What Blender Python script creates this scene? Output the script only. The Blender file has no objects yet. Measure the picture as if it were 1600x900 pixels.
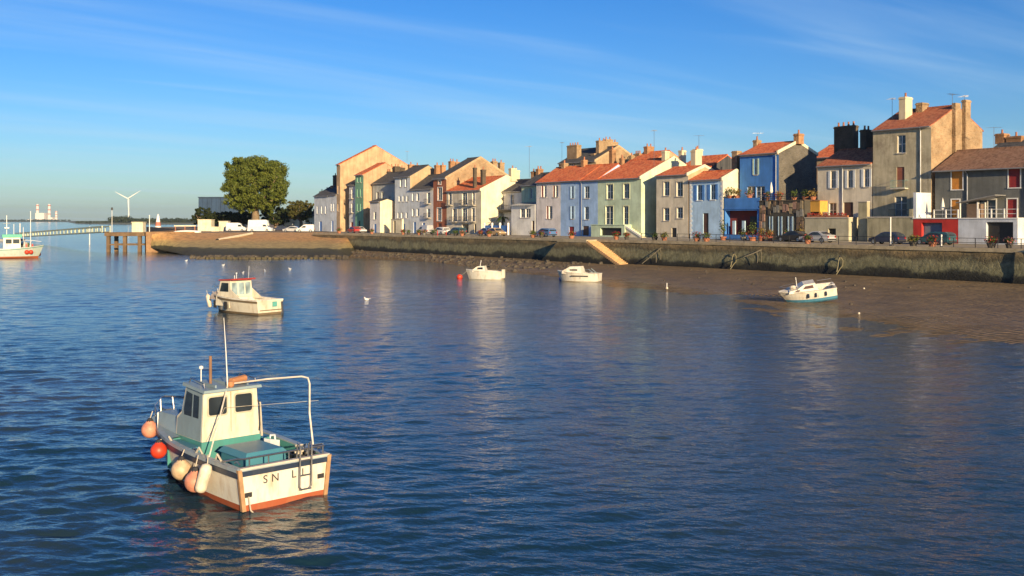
import bpy, math, random
from mathutils import Vector, Matrix, noise
S = bpy.context.scene
COL = S.collection
R = random.Random(7)
rad = math.radians

# ---------------------------------------------------------------- camera, sky, sun, exposure
CAM_H = 6.8                                  # camera stands on the opposite quay, 6.8 m above the water
cam = bpy.data.cameras.new('camera'); cam.lens = 36; cam.sensor_width = 36
cam.shift_y = -105 / 1600; cam.clip_start = .5; cam.clip_end = 30000
co = bpy.data.objects.new('camera', cam); COL.objects.link(co)
co.location = (0, 0, CAM_H); co.rotation_euler = (rad(90), 0, 0); S.camera = co

SUN_EL = 13.0
SUN_AZ = 157.0                               # clockwise from +Y: low behind the camera, to the right
world = bpy.data.worlds.new('World'); S.world = world; world.use_nodes = True
wn = world.node_tree.nodes; wl = world.node_tree.links
for n in list(wn): wn.remove(n)
wo = wn.new('ShaderNodeOutputWorld'); wb = wn.new('ShaderNodeBackground'); wb.inputs[1].default_value = .058
sky = wn.new('ShaderNodeTexSky'); sky.sky_type = 'NISHITA'; sky.sun_disc = False
sky.sun_elevation = rad(SUN_EL); sky.sun_rotation = rad(SUN_AZ)
sky.air_density = 1.0; sky.dust_density = .35; sky.ozone_density = 2.2; sky.altitude = 0
# thin cirrus, laid out on a flat layer high above (direction projected on a plane)
tc = wn.new('ShaderNodeTexCoord'); sx = wn.new('ShaderNodeSeparateXYZ'); wl.new(tc.outputs['Generated'], sx.inputs[0])
def wm(op, a, b=None, c=None):
    n = wn.new('ShaderNodeMath'); n.operation = op
    for i, q in enumerate((a, b, c)):
        if q is None: continue
        if isinstance(q, (int, float)): n.inputs[i].default_value = q
        else: wl.new(q, n.inputs[i])
    return n.outputs[0]
zz = wm('MAXIMUM', wm('ADD', sx.outputs[2], .06), .02)
cx = wn.new('ShaderNodeCombineXYZ'); wl.new(wm('DIVIDE', sx.outputs[0], zz), cx.inputs[0]); wl.new(wm('DIVIDE', sx.outputs[1], zz), cx.inputs[1])
def cirrus(rot, sc, nscale, lo, hi, off):
    m = wn.new('ShaderNodeMapping'); m.vector_type = 'TEXTURE'; m.inputs['Rotation'].default_value = (0, 0, rad(rot)); m.inputs['Scale'].default_value = sc; m.inputs['Location'].default_value = off
    wl.new(cx.outputs[0], m.inputs[0])
    t = wn.new('ShaderNodeTexNoise'); t.inputs['Scale'].default_value = nscale; t.inputs['Detail'].default_value = 5; t.inputs['Roughness'].default_value = .5; t.inputs['Distortion'].default_value = .35
    wl.new(m.outputs[0], t.inputs['Vector'])
    r = wn.new('ShaderNodeMapRange'); r.interpolation_type = 'SMOOTHSTEP'; r.inputs[1].default_value = lo; r.inputs[2].default_value = hi
    wl.new(t.outputs[0], r.inputs[0]); return r.outputs[0]
c1 = cirrus(44, (9, 1.0, 1), 1.3, .46, .80, (3.1, .7, 0))
c2 = cirrus(33, (7, 1.0, 1), 2.6, .48, .82, (7.7, 2.2, 0))
cl = wm('MINIMUM', wm('MULTIPLY_ADD', c1, .34, wm('MULTIPLY', c2, .22)), .6)
mx = wn.new('ShaderNodeMix'); mx.data_type = 'RGBA'; wl.new(cl, mx.inputs[0])
hs = wn.new('ShaderNodeHueSaturation'); hs.inputs['Saturation'].default_value = 1.12; hs.inputs['Value'].default_value = 1.0
tint = wn.new('ShaderNodeMix'); tint.data_type = 'RGBA'; tint.blend_type = 'MULTIPLY'; tint.inputs[0].default_value = 1; tint.inputs[7].default_value = (.58, .735, 1.02, 1)   # camera white balance
wl.new(sky.outputs[0], tint.inputs[6]); gm = wn.new('ShaderNodeGamma'); gm.inputs[1].default_value = 1.22; wl.new(tint.outputs[2], gm.inputs[0]); wl.new(gm.outputs[0], hs.inputs['Color']); wl.new(hs.outputs[0], mx.inputs[6]); mx.inputs[7].default_value = (6.0, 8.0, 9.6, 1)
wl.new(mx.outputs[2], wb.inputs[0]); wl.new(wb.outputs[0], wo.inputs[0])

sl = bpy.data.lights.new('sun', 'SUN'); sl.energy = 5.0; sl.angle = rad(.55); sl.color = (1.0, .755, .44)
so = bpy.data.objects.new('sun', sl); COL.objects.link(so)
sd = Vector((math.sin(rad(SUN_AZ)) * math.cos(rad(SUN_EL)), math.cos(rad(SUN_AZ)) * math.cos(rad(SUN_EL)), math.sin(rad(SUN_EL))))
so.rotation_euler = sd.to_track_quat('Z', 'Y').to_euler(); so.location = sd * 300
S.view_settings.view_transform = 'Standard'; S.view_settings.look = 'None'; S.view_settings.exposure = .74; S.view_settings.gamma = 1
S.render.engine = 'CYCLES'
S.cycles.max_bounces = 6; S.cycles.use_denoising = True; S.cycles.caustics_reflective = False; S.cycles.caustics_refractive = False
S.cycles.volume_bounces = 0

# ---------------------------------------------------------------- survey frame: u runs along the quay wall towards the camera, v inland
_L = math.hypot(84.2, 117.8); UX, UY = 84.2 / _L, -117.8 / _L; VX, VY = -UY, UX
W0 = (-35.1, 216.0); RZ = math.atan2(UY, UX)
ZS = 4.1                                     # street level above the water
def U(px, v):
    t = (px - 800) / 1600; return (t * (W0[1] + VY * v) - W0[0] - VX * v) / (UX - t * UY)
def V(px, u):
    t = (px - 800) / 1600; return (t * (W0[1] + UY * u) - W0[0] - UX * u) / (VX - t * VY)
def P(u, v, z=0): return Vector((W0[0] + UX * u + VX * v, W0[1] + UY * u + VY * v, z))
def Zv(px, v, y): return CAM_H - (y - 345) / 1600 * P(U(px, v), v)[1]
def Zu(px, u, y): return CAM_H - (y - 345) / 1600 * P(u, V(px, u))[1]
def G(px, d, z=0): return Vector(((px - 800) / 1600 * d, d, z))          # a surveyed bearing and a distance
def Dz(y, z=0): return (CAM_H - z) * 1600 / (y - 345)                     # distance of a point of height z seen at that depression

# ---------------------------------------------------------------- mesh helpers
class MB:
    def __init__(s): s.v = []; s.f = []; s.m = []; s.k = 0
    def add(s, vs, fs, k=None):
        b = len(s.v); s.v += [tuple(p) for p in vs]
        for f in fs: s.f.append(tuple(b + i for i in f)); s.m.append(s.k if k is None else k)
        return s
    def quad(s, a, b, c, d, k=None): return s.add((a, b, c, d), ((0, 1, 2, 3),), k)
    def box(s, x0, x1, y0, y1, z0, z1, k=None):
        return s.add([(x, y, z) for z in (z0, z1) for y in (y0, y1) for x in (x0, x1)],
                     ((0, 2, 3, 1), (4, 5, 7, 6), (0, 1, 5, 4), (2, 6, 7, 3), (0, 4, 6, 2), (1, 3, 7, 5)), k)
    def hexa(s, b, t, k=None):                 # bottom ring b, top ring t (4 points each, counter-clockwise)
        return s.add(list(b) + list(t), ((3, 2, 1, 0), (4, 5, 6, 7), (0, 1, 5, 4), (1, 2, 6, 5), (2, 3, 7, 6), (3, 0, 4, 7)), k)
    def prism(s, poly, a, b, axis='y', k=None): # polygon in the two other axes, extruded a..b
        n = len(poly)
        def q(p, t): return (p[0], t, p[1]) if axis == 'y' else ((t, p[0], p[1]) if axis == 'x' else (p[0], p[1], t))
        vs = [q(p, a) for p in poly] + [q(p, b) for p in poly]
        fs = [tuple(range(n)), tuple(range(2 * n - 1, n - 1, -1))] + [((i + 1) % n, i, n + i, n + (i + 1) % n) for i in range(n)]
        return s.add(vs, fs, k)
    def tube(s, pts, r, n=6, k=None, cap=True):
        pts = [Vector(p) for p in pts]; rs = r if isinstance(r, (list, tuple)) else [r] * len(pts)
        vs = []; fs = []
        for i, p in enumerate(pts):
            d = (pts[min(i + 1, len(pts) - 1)] - pts[max(i - 1, 0)]).normalized()
            a = d.orthogonal().normalized() if i == 0 else (a - d * a.dot(d)).normalized()
            b = d.cross(a)
            for j in range(n):
                t = 2 * math.pi * j / n; vs.append(p + (a * math.cos(t) + b * math.sin(t)) * rs[i])
        for i in range(len(pts) - 1):
            for j in range(n): fs.append((i * n + j, i * n + (j + 1) % n, (i + 1) * n + (j + 1) % n, (i + 1) * n + j))
        if cap: fs += [tuple(range(n - 1, -1, -1)), tuple(range((len(pts) - 1) * n, len(pts) * n))]
        return s.add(vs, fs, k)
    def lathe(s, prof, c=(0, 0, 0), n=12, k=None):  # prof: (radius, z)
        c = Vector(c); vs = [c + Vector((r * math.cos(2 * math.pi * j / n), r * math.sin(2 * math.pi * j / n), z)) for r, z in prof for j in range(n)]
        m = len(prof); fs = [(i * n + j, i * n + (j + 1) % n, (i + 1) * n + (j + 1) % n, (i + 1) * n + j) for i in range(m - 1) for j in range(n)]
        fs += [tuple(range(n - 1, -1, -1)), tuple(range((m - 1) * n, m * n))]
        return s.add(vs, fs, k)
    def ball(s, c, r, n=10, k=None):
        if not isinstance(r, (list, tuple)): r = (r, r, r)
        m = max(5, n * 2 // 3)
        c = Vector(c); vs = [c + Vector((0, 0, r[2]))]
        for i in range(1, m):
            a = math.pi * i / m
            vs += [c + Vector((r[0] * math.sin(a) * math.cos(2 * math.pi * j / n), r[1] * math.sin(a) * math.sin(2 * math.pi * j / n), r[2] * math.cos(a))) for j in range(n)]
        vs.append(c - Vector((0, 0, r[2]))); e = len(vs) - 1
        fs = [(0, 1 + j, 1 + (j + 1) % n) for j in range(n)]
        for i in range(m - 2): fs += [(1 + i * n + j, 1 + (i + 1) * n + j, 1 + (i + 1) * n + (j + 1) % n, 1 + i * n + (j + 1) % n) for j in range(n)]
        fs += [(e, 1 + (m - 2) * n + (j + 1) % n, 1 + (m - 2) * n + j) for j in range(n)]
        return s.add(vs, fs, k)
    def leaves(s, c, r, n, size, rnd, shell=.55, k=None):
        for _ in range(n):
            d = Vector((rnd.gauss(0, 1), rnd.gauss(0, 1), rnd.gauss(0, 1))).normalized(); q = shell + (1 - shell) * rnd.random()
            p = Vector((c[0] + d.x * r[0] * q, c[1] + d.y * r[1] * q, c[2] + d.z * r[2] * q))
            nn = (d + Vector((rnd.gauss(0, .6), rnd.gauss(0, .6), rnd.gauss(0, .6) + .3))).normalized()
            a = nn.orthogonal().normalized(); a.rotate(Matrix.Rotation(rnd.random() * 6.3, 3, nn)); b = nn.cross(a); z = size * (.6 + .8 * rnd.random())
            s.add((p - a * z, p - b * z * .55, p + a * z, p + b * z * .55), ((0, 1, 2, 3),), k)
        return s
    def build(s, name, mats, parent=None, smooth=False, loc=None):
        me = bpy.data.meshes.new(name); me.from_pydata(s.v, [], s.f)
        if not isinstance(mats, (list, tuple)): mats = [mats]
        for m in mats: me.materials.append(m)
        if len(mats) > 1: me.polygons.foreach_set('material_index', s.m)
        if smooth: me.polygons.foreach_set('use_smooth', [True] * len(s.f))
        me.update(); o = bpy.data.objects.new(name, me); COL.objects.link(o)
        if parent: o.parent = parent
        if loc is not None: o.location = loc
        return o
def tag(o, label, cat, group=None, kind=None):
    o['label'] = label
    if cat: o['category'] = cat
    if group: o['group'] = group
    if kind: o['kind'] = kind
    return o
def struct(o, label=None, kind='structure'):
    o['kind'] = kind
    if label: o['label'] = label
    return o
def empty(name, loc, rz=0, label=None, cat=None, group=None):
    o = bpy.data.objects.new(name, None); COL.objects.link(o); o.location = loc; o.rotation_euler = (0, 0, rz); o.empty_display_size = .3
    if label: tag(o, label, cat, group)
    return o

# ---------------------------------------------------------------- materials
_M = {}
def nt(name):
    m = bpy.data.materials.new(name); m.use_nodes = True; return m, m.node_tree.nodes, m.node_tree.links, m.node_tree.nodes['Principled BSDF']
def noise_node(N, Lk, vec, scale, detail=4, rough=.55, mapsc=None):
    if mapsc:
        mp = N.new('ShaderNodeMapping'); mp.inputs['Scale'].default_value = mapsc; Lk.new(vec, mp.inputs[0]); vec = mp.outputs[0]
    t = N.new('ShaderNodeTexNoise'); t.inputs['Scale'].default_value = scale; t.inputs['Detail'].default_value = detail; t.inputs['Roughness'].default_value = rough
    Lk.new(vec, t.inputs['Vector']); return t.outputs[0]
def ramp(N, Lk, fac, stops, interp='LINEAR'):
    r = N.new('ShaderNodeValToRGB'); r.color_ramp.interpolation = interp; e = r.color_ramp.elements
    while len(e) < len(stops): e.new(.5)
    for i, (p, c) in enumerate(stops): e[i].position = p; e[i].color = (*c, 1) if len(c) == 3 else c
    Lk.new(fac, r.inputs[0]); return r.outputs[0]
def mixc(N, Lk, f, a, b, mode='MIX'):
    x = N.new('ShaderNodeMix'); x.data_type = 'RGBA'; x.blend_type = mode
    for i, q in ((0, f), (6, a), (7, b)):
        if isinstance(q, (int, float)): x.inputs[i].default_value = q
        elif isinstance(q, tuple): x.inputs[i].default_value = (*q, 1)
        else: Lk.new(q, x.inputs[i])
    return x.outputs[2]
def math_(N, Lk, op, a, b=None, clamp=False):
    n = N.new('ShaderNodeMath'); n.operation = op; n.use_clamp = clamp
    for i, q in enumerate((a, b)):
        if q is None: continue
        if isinstance(q, (int, float)): n.inputs[i].default_value = q
        else: Lk.new(q, n.inputs[i])
    return n.outputs[0]
def bump(N, Lk, h, dist, bs, strength=1):
    b = N.new('ShaderNodeBump'); b.inputs['Strength'].default_value = strength; b.inputs['Distance'].default_value = dist
    Lk.new(h, b.inputs['Height']); Lk.new(b.outputs[0], bs.inputs['Normal']); return b
def pos(N): return N.new('ShaderNodeNewGeometry').outputs['Position']
def mul(c, k): return tuple(min(1, x * k) for x in c)
def plain(name, col, rough=.6, var=.18, scale=3, metal=0, bmp=0, streak=0, spec=None):
    if name in _M: return _M[name]
    m, N, Lk, b = nt(name); p = pos(N)
    n = noise_node(N, Lk, p, scale)
    c = ramp(N, Lk, n, ((.3, mul(col, 1 - var)), (.7, mul(col, 1 + var * .6))))
    if streak:
        s = noise_node(N, Lk, p, 1.6, 5, .6, (1, 1, .16)); s = ramp(N, Lk, s, ((.45, (1, 1, 1)), (.72, (1 - streak, 1 - streak * 1.02, 1 - streak * 1.08))))
        c = mixc(N, Lk, 1.0, c, s, 'MULTIPLY')
    Lk.new(c, b.inputs['Base Color']); b.inputs['Roughness'].default_value = rough; b.inputs['Metallic'].default_value = metal
    if bmp: bump(N, Lk, noise_node(N, Lk, p, 14, 4), bmp, b)
    _M[name] = m; return m
def plaster(name, col, var=.22, streak=.2, blotch=None):
    if name in _M: return _M[name]
    m, N, Lk, b = nt(name); p = pos(N)
    c = ramp(N, Lk, noise_node(N, Lk, p, .55, 6, .62), ((.32, mul(col, 1 - var)), (.68, mul(col, 1 + var * .5))))
    if blotch:
        f = ramp(N, Lk, noise_node(N, Lk, p, .38, 7, .68), ((.50, (0, 0, 0)), (.62, (1, 1, 1))))
        c = mixc(N, Lk, f, c, blotch)
    s = ramp(N, Lk, noise_node(N, Lk, p, 2.2, 5, .6, (1, 1, .12)), ((.46, (1, 1, 1)), (.75, (1 - streak, 1 - streak, 1 - streak * 1.1))))
    c = mixc(N, Lk, 1.0, c, s, 'MULTIPLY'); Lk.new(c, b.inputs['Base Color']); b.inputs['Roughness'].default_value = .88
    bump(N, Lk, noise_node(N, Lk, p, 9, 6, .7), .025, b); _M[name] = m; return m
def rubble(name, c1, c2, c3, sc=3.2):
    if name in _M: return _M[name]
    m, N, Lk, b = nt(name); p = pos(N)
    v = N.new('ShaderNodeTexVoronoi'); v.inputs['Scale'].default_value = sc
    mp = N.new('ShaderNodeMapping'); mp.inputs['Scale'].default_value = (1, 1, 1.7); Lk.new(p, mp.inputs[0]); Lk.new(mp.outputs[0], v.inputs['Vector'])
    v2 = N.new('ShaderNodeTexVoronoi'); v2.feature = 'DISTANCE_TO_EDGE'; v2.inputs['Scale'].default_value = sc; Lk.new(mp.outputs[0], v2.inputs['Vector'])
    g = math_(N, Lk, 'MULTIPLY', v.outputs['Color'], 1.0)
    c = ramp(N, Lk, g, ((0, c1), (.5, c2), (1, c3)))
    j = ramp(N, Lk, v2.outputs['Distance'], ((.01, (1, 1, 1)), (.09, (0, 0, 0))))
    c = mixc(N, Lk, math_(N, Lk, 'MULTIPLY', j, .55), c, mul(c2, 1.15))
    w = ramp(N, Lk, noise_node(N, Lk, p, .45, 6, .65), ((.35, (.66, .64, .6)), (.65, (1.08, 1.06, 1.02))))
    c = mixc(N, Lk, 1.0, c, w, 'MULTIPLY'); Lk.new(c, b.inputs['Base Color']); b.inputs['Roughness'].default_value = .92
    bump(N, Lk, v2.outputs['Distance'], .10, b); _M[name] = m; return m
def tiles(name, c1, c2, c3, course=.3, col=.22):
    if name in _M: return _M[name]
    m, N, Lk, b = nt(name); t = N.new('ShaderNodeTexCoord').outputs['Object']; p = pos(N)
    sp = N.new('ShaderNodeSeparateXYZ'); Lk.new(t, sp.inputs[0])
    # per tile tone: cells of one tile
    cb = N.new('ShaderNodeCombineXYZ')
    fx = math_(N, Lk, 'FLOOR', math_(N, Lk, 'DIVIDE', sp.outputs[0], col)); fy = math_(N, Lk, 'FLOOR', math_(N, Lk, 'DIVIDE', sp.outputs[1], course))
    Lk.new(fx, cb.inputs[0]); Lk.new(fy, cb.inputs[1])
    wn_ = N.new('ShaderNodeTexWhiteNoise'); Lk.new(cb.outputs[0], wn_.inputs['Vector'])
    n = noise_node(N, Lk, p, .5, 5, .6)
    f = math_(N, Lk, 'ADD', math_(N, Lk, 'MULTIPLY', wn_.outputs['Value'], .7), math_(N, Lk, 'MULTIPLY', n, .6))
    c = ramp(N, Lk, f, ((.25, c1), (.55, c2), (.9, c3)))
    li = ramp(N, Lk, noise_node(N, Lk, p, 1.3, 6, .7), ((.55, (0, 0, 0)), (.72, (1, 1, 1))))
    c = mixc(N, Lk, math_(N, Lk, 'MULTIPLY', li, .35), c, (.16, .14, .09))
    Lk.new(c, b.inputs['Base Color']); b.inputs['Roughness'].default_value = .85
    w = math_(N, Lk, 'ABSOLUTE', math_(N, Lk, 'SINE', math_(N, Lk, 'MULTIPLY', sp.outputs[0], math.pi / col)))
    fr = math_(N, Lk, 'FRACT', math_(N, Lk, 'DIVIDE', sp.outputs[1], course))
    hh = math_(N, Lk, 'ADD', w, math_(N, Lk, 'MULTIPLY', fr, .5)); bump(N, Lk, hh, .09, b); _M[name] = m; return m
def glassy(name, col, rough=.08):
    if name in _M: return _M[name]
    m, N, Lk, b = nt(name); p = pos(N)
    c = ramp(N, Lk, noise_node(N, Lk, p, .9, 2), ((.35, mul(col, .5)), (.65, mul(col, 1.5)))); Lk.new(c, b.inputs['Base Color'])
    b.inputs['Roughness'].default_value = rough; b.inputs['IOR'].default_value = 1.5
    _M[name] = m; return m
def leafmat(name, c1, c2):
    if name in _M: return _M[name]
    m, N, Lk, b = nt(name); p = pos(N)
    c = ramp(N, Lk, noise_node(N, Lk, p, .8, 4, .6), ((.3, c1), (.7, c2))); Lk.new(c, b.inputs['Base Color']); b.inputs['Roughness'].default_value = .6
    b.inputs['Specular IOR Level'].default_value = .25
    tr = N.new('ShaderNodeBsdfTranslucent'); Lk.new(c, tr.inputs[0]); ms = N.new('ShaderNodeMixShader'); ms.inputs[0].default_value = .3
    Lk.new(b.outputs[0], ms.inputs[1]); Lk.new(tr.outputs[0], ms.inputs[2]); Lk.new(ms.outputs[0], N['Material Output'].inputs[0]); _M[name] = m; return m

GLASS = glassy('window_glass', (.05, .07, .10))
WHITE = plain('white_paint', (.78, .77, .73), .5, .08)
DARK = plain('dark_iron', (.03, .03, .032), .55)
STEEL = plain('steel_tube', (.40, .39, .38), .35, .15, 4, .9)
ROPE = plain('rope', (.5, .45, .36), .9)

# ================================================================ THE SETTING
# ---- water
def water_mat():
    m, N, Lk, b = nt('water'); p = pos(N)
    patch = ramp(N, Lk, noise_node(N, Lk, p, .035, 3, .5, (1, .7, 1)), ((.46, (.0, .0, .0)), (.66, (1, 1, 1))))
    c = mixc(N, Lk, patch, (.010, .034, .052), (.085, .078, .056)); Lk.new(c, b.inputs['Base Color'])
    b.inputs['Roughness'].default_value = .09; b.inputs['IOR'].default_value = 1.36; b.inputs['Specular IOR Level'].default_value = .6
    mp = N.new('ShaderNodeMapping'); mp.inputs['Rotation'].default_value = (0, 0, rad(14)); Lk.new(p, mp.inputs[0]); q = mp.outputs[0]
    a = noise_node(N, Lk, q, .42, 3, .5, (.55, 1.25, 1)); d = noise_node(N, Lk, q, 1.5, 4, .55, (.62, 1.3, 1)); e = noise_node(N, Lk, q, 5.0, 3, .5, (.75, 1.2, 1))
    calm = ramp(N, Lk, noise_node(N, Lk, p, .022, 3, .55), ((.36, (.5, .5, .5)), (.66, (1, 1, 1))))
    h = math_(N, Lk, 'ADD', math_(N, Lk, 'MULTIPLY', a, .08), math_(N, Lk, 'ADD', math_(N, Lk, 'MULTIPLY', d, .06), math_(N, Lk, 'MULTIPLY', e, .045)))
    h = math_(N, Lk, 'MULTIPLY', h, calm); bump(N, Lk, h, 1.0, b); return m
WATER = water_mat()
import numpy as np
struct(MB().quad((-9000, -80, -.16), (9000, -80, -.16), (9000, 14000, -.16), (-9000, 14000, -.16)).build('water', WATER), 'river and harbour water reaching to the horizon')
def wave_sheet():                            # wind waves as real geometry: a sum of travelling sines, tessellated finer where one stands near
    ys = [9.0]
    while ys[-1] < 185: ys.append(ys[-1] + max(.07, ys[-1] * .0031))
    ys = np.array(ys); ts = np.linspace(-.80, .80, 480); Y, Tt = np.meshgrid(ys, ts, indexing='ij'); X = Y * Tt
    rs = np.random.RandomState(5); z = np.zeros_like(X); sp = np.maximum(.075, Y * .0036)
    gust = .78 + .30 * np.sin(X * .071 + 1.3 + 1.7 * np.sin(Y * .043)) * np.sin(Y * .058 + .4 + 1.2 * np.sin(X * .05)) + .14 * np.sin(X * .23 + Y * .17)
    for i in range(72):
        lam = .26 * (13.0 ** (i / 71.0)) * (.9 + .2 * rs.rand()); ang = rad(100) + rs.normal(0, .55); k = 2 * np.pi / lam
        s_ = .0275 * (1.0 if lam < .95 else (.95 / lam) ** .8); amp = s_ / k
        fade = np.clip((lam / sp - 2.2) / 2.0, 0, 1); ph = k * (np.cos(ang) * X + np.sin(ang) * Y) + rs.rand() * 6.28
        ph = ph + .5 * np.sin(X * .31 + i) * np.cos(Y * .27 + 2 * i)
        z += amp * fade * (np.sin(ph) + .22 * np.sin(2 * ph + 1.57))
    dq = -((X - W0[0]) * VX + (Y - W0[1]) * VY); z *= gust * np.clip(.26 + (dq - 24) / 105.0, .26, 1.0)      # lee of the quay
    e = np.minimum(np.clip((185 - Y) / 12, 0, 1), np.clip((.80 - np.abs(Tt)) / .04, 0, 1)); z = z * e - .19 * (1 - e)
    n, m = X.shape; v = np.stack([X, Y, z], -1).reshape(-1, 3)
    idx = np.arange(n * m).reshape(n, m); f = np.stack([idx[:-1, :-1], idx[:-1, 1:], idx[1:, 1:], idx[1:, :-1]], -1).reshape(-1, 4)
    me = bpy.data.meshes.new('water'); me.vertices.add(len(v)); me.vertices.foreach_set('co', v.ravel()); me.loops.add(f.size); me.loops.foreach_set('vertex_index', f.ravel().astype(np.int32))
    me.polygons.add(len(f)); me.polygons.foreach_set('loop_start', np.arange(0, f.size, 4, dtype=np.int32)); me.polygons.foreach_set('use_smooth', np.ones(len(f), dtype=bool)); me.update(calc_edges=True); me.validate()
    me.materials.append(WATER); o = bpy.data.objects.new('harbour_water', me); COL.objects.link(o); return struct(o, 'rippled blue water of the harbour basin')
wave_sheet()

# ---- mud bank in front of the quay wall
edge = []                                    # waterline seen at low tide (pixel bearing, depression) -> u, v
for px, y in ((1760, 566), (1680, 553), (1600, 541), (1400, 513), (1250, 489), (1150, 471), (1050, 458), (960, 446), (900, 438.5), (800, 424), (700, 412), (620, 404)):
    g = G(px, Dz(y)); dx, dy = g.x - W0[0], g.y - W0[1]; edge.append((dx * UX + dy * UY, dx * VX + dy * VY))
edge.sort()
def vedge(u):
    if u <= edge[0][0]: return edge[0][1]
    for (a, b), (c, d) in zip(edge, edge[1:]):
        if u <= c: return b + (d - b) * (u - a) / (c - a)
    return edge[-1][1]
ZB = .78
def mudz(u, v):
    s = v / min(-3.0, vedge(u))
    z = ZB * (1 - s) if s <= 1 else -.35 * (s - 1)
    n = noise.noise((u * .11, v * .2, 0)) * .06 + noise.noise((u * .35, v * .6, 3)) * .045
    q = P(u, v); x0, y0 = G(1165, 92).x, 92.0; n2 = noise.noise((q.x * .4, q.y * .4, 5)) * .5
    return z + n * min(1, s * 1.6) - .42 * math.exp(-((q.x - x0) / 4.2 + n2) ** 2 - ((q.y - y0) / 2.2 + n2) ** 2)      # a puddle left by the tide
mb = MB(); us = [-14 + i * .8 for i in range(int(206 / .8))]; nj = 44
for u in us:
    ve = min(-3.0, vedge(u))
    for j in range(nj):
        v = .4 + (ve * 1.5 - .4) * j / (nj - 1); mb.v.append(tuple(P(u, v, mudz(u, v))))
for i in range(len(us) - 1):
    for j in range(nj - 1): mb.f.append((i * nj + j, i * nj + j + 1, (i + 1) * nj + j + 1, (i + 1) * nj + j)); mb.m.append(0)
def mud_mat():
    m, N, Lk, b = nt('mud'); p = pos(N)
    n = noise_node(N, Lk, p, .35, 6, .6); c = ramp(N, Lk, n, ((.3, (.11, .080, .040)), (.55, (.19, .137, .066)), (.75, (.25, .180, .088))))
    g = noise_node(N, Lk, p, 2.4, 5, .65, (1, 1, 1)); c = mixc(N, Lk, 1.0, c, ramp(N, Lk, g, ((.32, (.55, .52, .5)), (.6, (1.05, 1, 1)))), 'MULTIPLY')
    Lk.new(c, b.inputs['Base Color'])
    sp = N.new('ShaderNodeSeparateXYZ'); Lk.new(p, sp.inputs[0])
    wet = math_(N, Lk, 'ADD', sp.outputs[2], math_(N, Lk, 'MULTIPLY', n, .25))
    r = ramp(N, Lk, wet, ((.12, (.14, .14, .14)), (.38, (.42, .42, .42)), (.85, (.75, .75, .75)))); Lk.new(r, b.inputs['Roughness'])
    w = N.new('ShaderNodeTexWave'); w.inputs['Scale'].default_value = .62; w.inputs['Distortion'].default_value = 6; w.inputs['Detail'].default_value = 3; w.inputs['Detail Scale'].default_value = .7
    mp = N.new('ShaderNodeMapping'); mp.inputs['Rotation'].default_value = (0, 0, rad(66)); Lk.new(p, mp.inputs[0]); Lk.new(mp.outputs[0], w.inputs['Vector'])
    h = math_(N, Lk, 'ADD', math_(N, Lk, 'MULTIPLY', w.outputs['Fac'], .30), math_(N, Lk, 'MULTIPLY', noise_node(N, Lk, p, 1.8, 6, .65), .22)); bump(N, Lk, h, 1.0, b); return m
MUD = mud_mat()
struct(mb.build('mud_bank', MUD, smooth=True), 'wet brown rippled mud bank below the quay wall')

# ---- quay wall, coping, street
def wall_mat():
    m, N, Lk, b = nt('quay_masonry'); p = pos(N); sp = N.new('ShaderNodeSeparateXYZ'); Lk.new(p, sp.inputs[0])
    n = noise_node(N, Lk, p, .22, 6, .62, (1, 1, 1.6)); n2 = noise_node(N, Lk, p, 1.1, 6, .65, (1, 1, 1))
    h = math_(N, Lk, 'ADD', sp.outputs[2], math_(N, Lk, 'ADD', math_(N, Lk, 'MULTIPLY', math_(N, Lk, 'SUBTRACT', n, .5), 2.4), math_(N, Lk, 'MULTIPLY', math_(N, Lk, 'SUBTRACT', n2, .5), .7)))
    f = math_(N, Lk, 'DIVIDE', h, 5.0)
    c = ramp(N, Lk, f, ((.20, (.014, .014, .012)), (.29, (.035, .036, .026)), (.36, (.20, .195, .115)), (.52, (.25, .235, .14)), (.60, (.13, .112, .066)), (.70, (.24, .18, .095)), (.82, (.40, .30, .15)), (.95, (.34, .30, .19))))
    k = ramp(N, Lk, noise_node(N, Lk, p, 2.0, 6, .7, (1, 1, .8)), ((.35, (.48, .48, .46)), (.62, (.95, .95, .93)))); c = mixc(N, Lk, 1.0, c, k, 'MULTIPLY')
    Lk.new(c, b.inputs['Base Color']); b.inputs['Roughness'].default_value = .85
    v2 = N.new('ShaderNodeTexVoronoi'); v2.feature = 'DISTANCE_TO_EDGE'; v2.inputs['Scale'].default_value = 1.5
    mp = N.new('ShaderNodeMapping'); mp.inputs['Scale'].default_value = (1, 1, 1.8); Lk.new(p, mp.inputs[0]); Lk.new(mp.outputs[0], v2.inputs['Vector'])
    e = ramp(N, Lk, v2.outputs['Distance'], ((0, (0, 0, 0)), (.1, (1, 1, 1))))
    bump(N, Lk, math_(N, Lk, 'ADD', math_(N, Lk, 'MULTIPLY', e, .015), math_(N, Lk, 'MULTIPLY', noise_node(N, Lk, p, 3, 6, .65), .06)), 1.0, b); return m
QW = wall_mat()
UEND = 190
def vjog(u): return -.3 if u > U(1586, 0) else 0.0
mb = MB(); zs = [-.6, .1, .5, .9, 1.4, 1.9, 2.4, 2.9, 3.4, 3.78]; us = sorted(set([-16 + i * .6 for i in range(int((UEND + 16) / .6))] + [U(1586, 0), U(1586, 0) + .05]))
for u in us:
    for z in zs:
        v = vjog(u) - .10 * (3.8 - z) + noise.noise((u * .5, z * .9, 1)) * .09 - .12 * math.exp(-((z - 1.0) / .7) ** 2) - .10
        mb.v.append(tuple(P(u, v, z)))
n = len(zs)
for i in range(len(us) - 1):
    for j in range(n - 1): mb.f.append((i * n + j, (i + 1) * n + j, (i + 1) * n + j + 1, i * n + j + 1)); mb.m.append(0)
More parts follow.
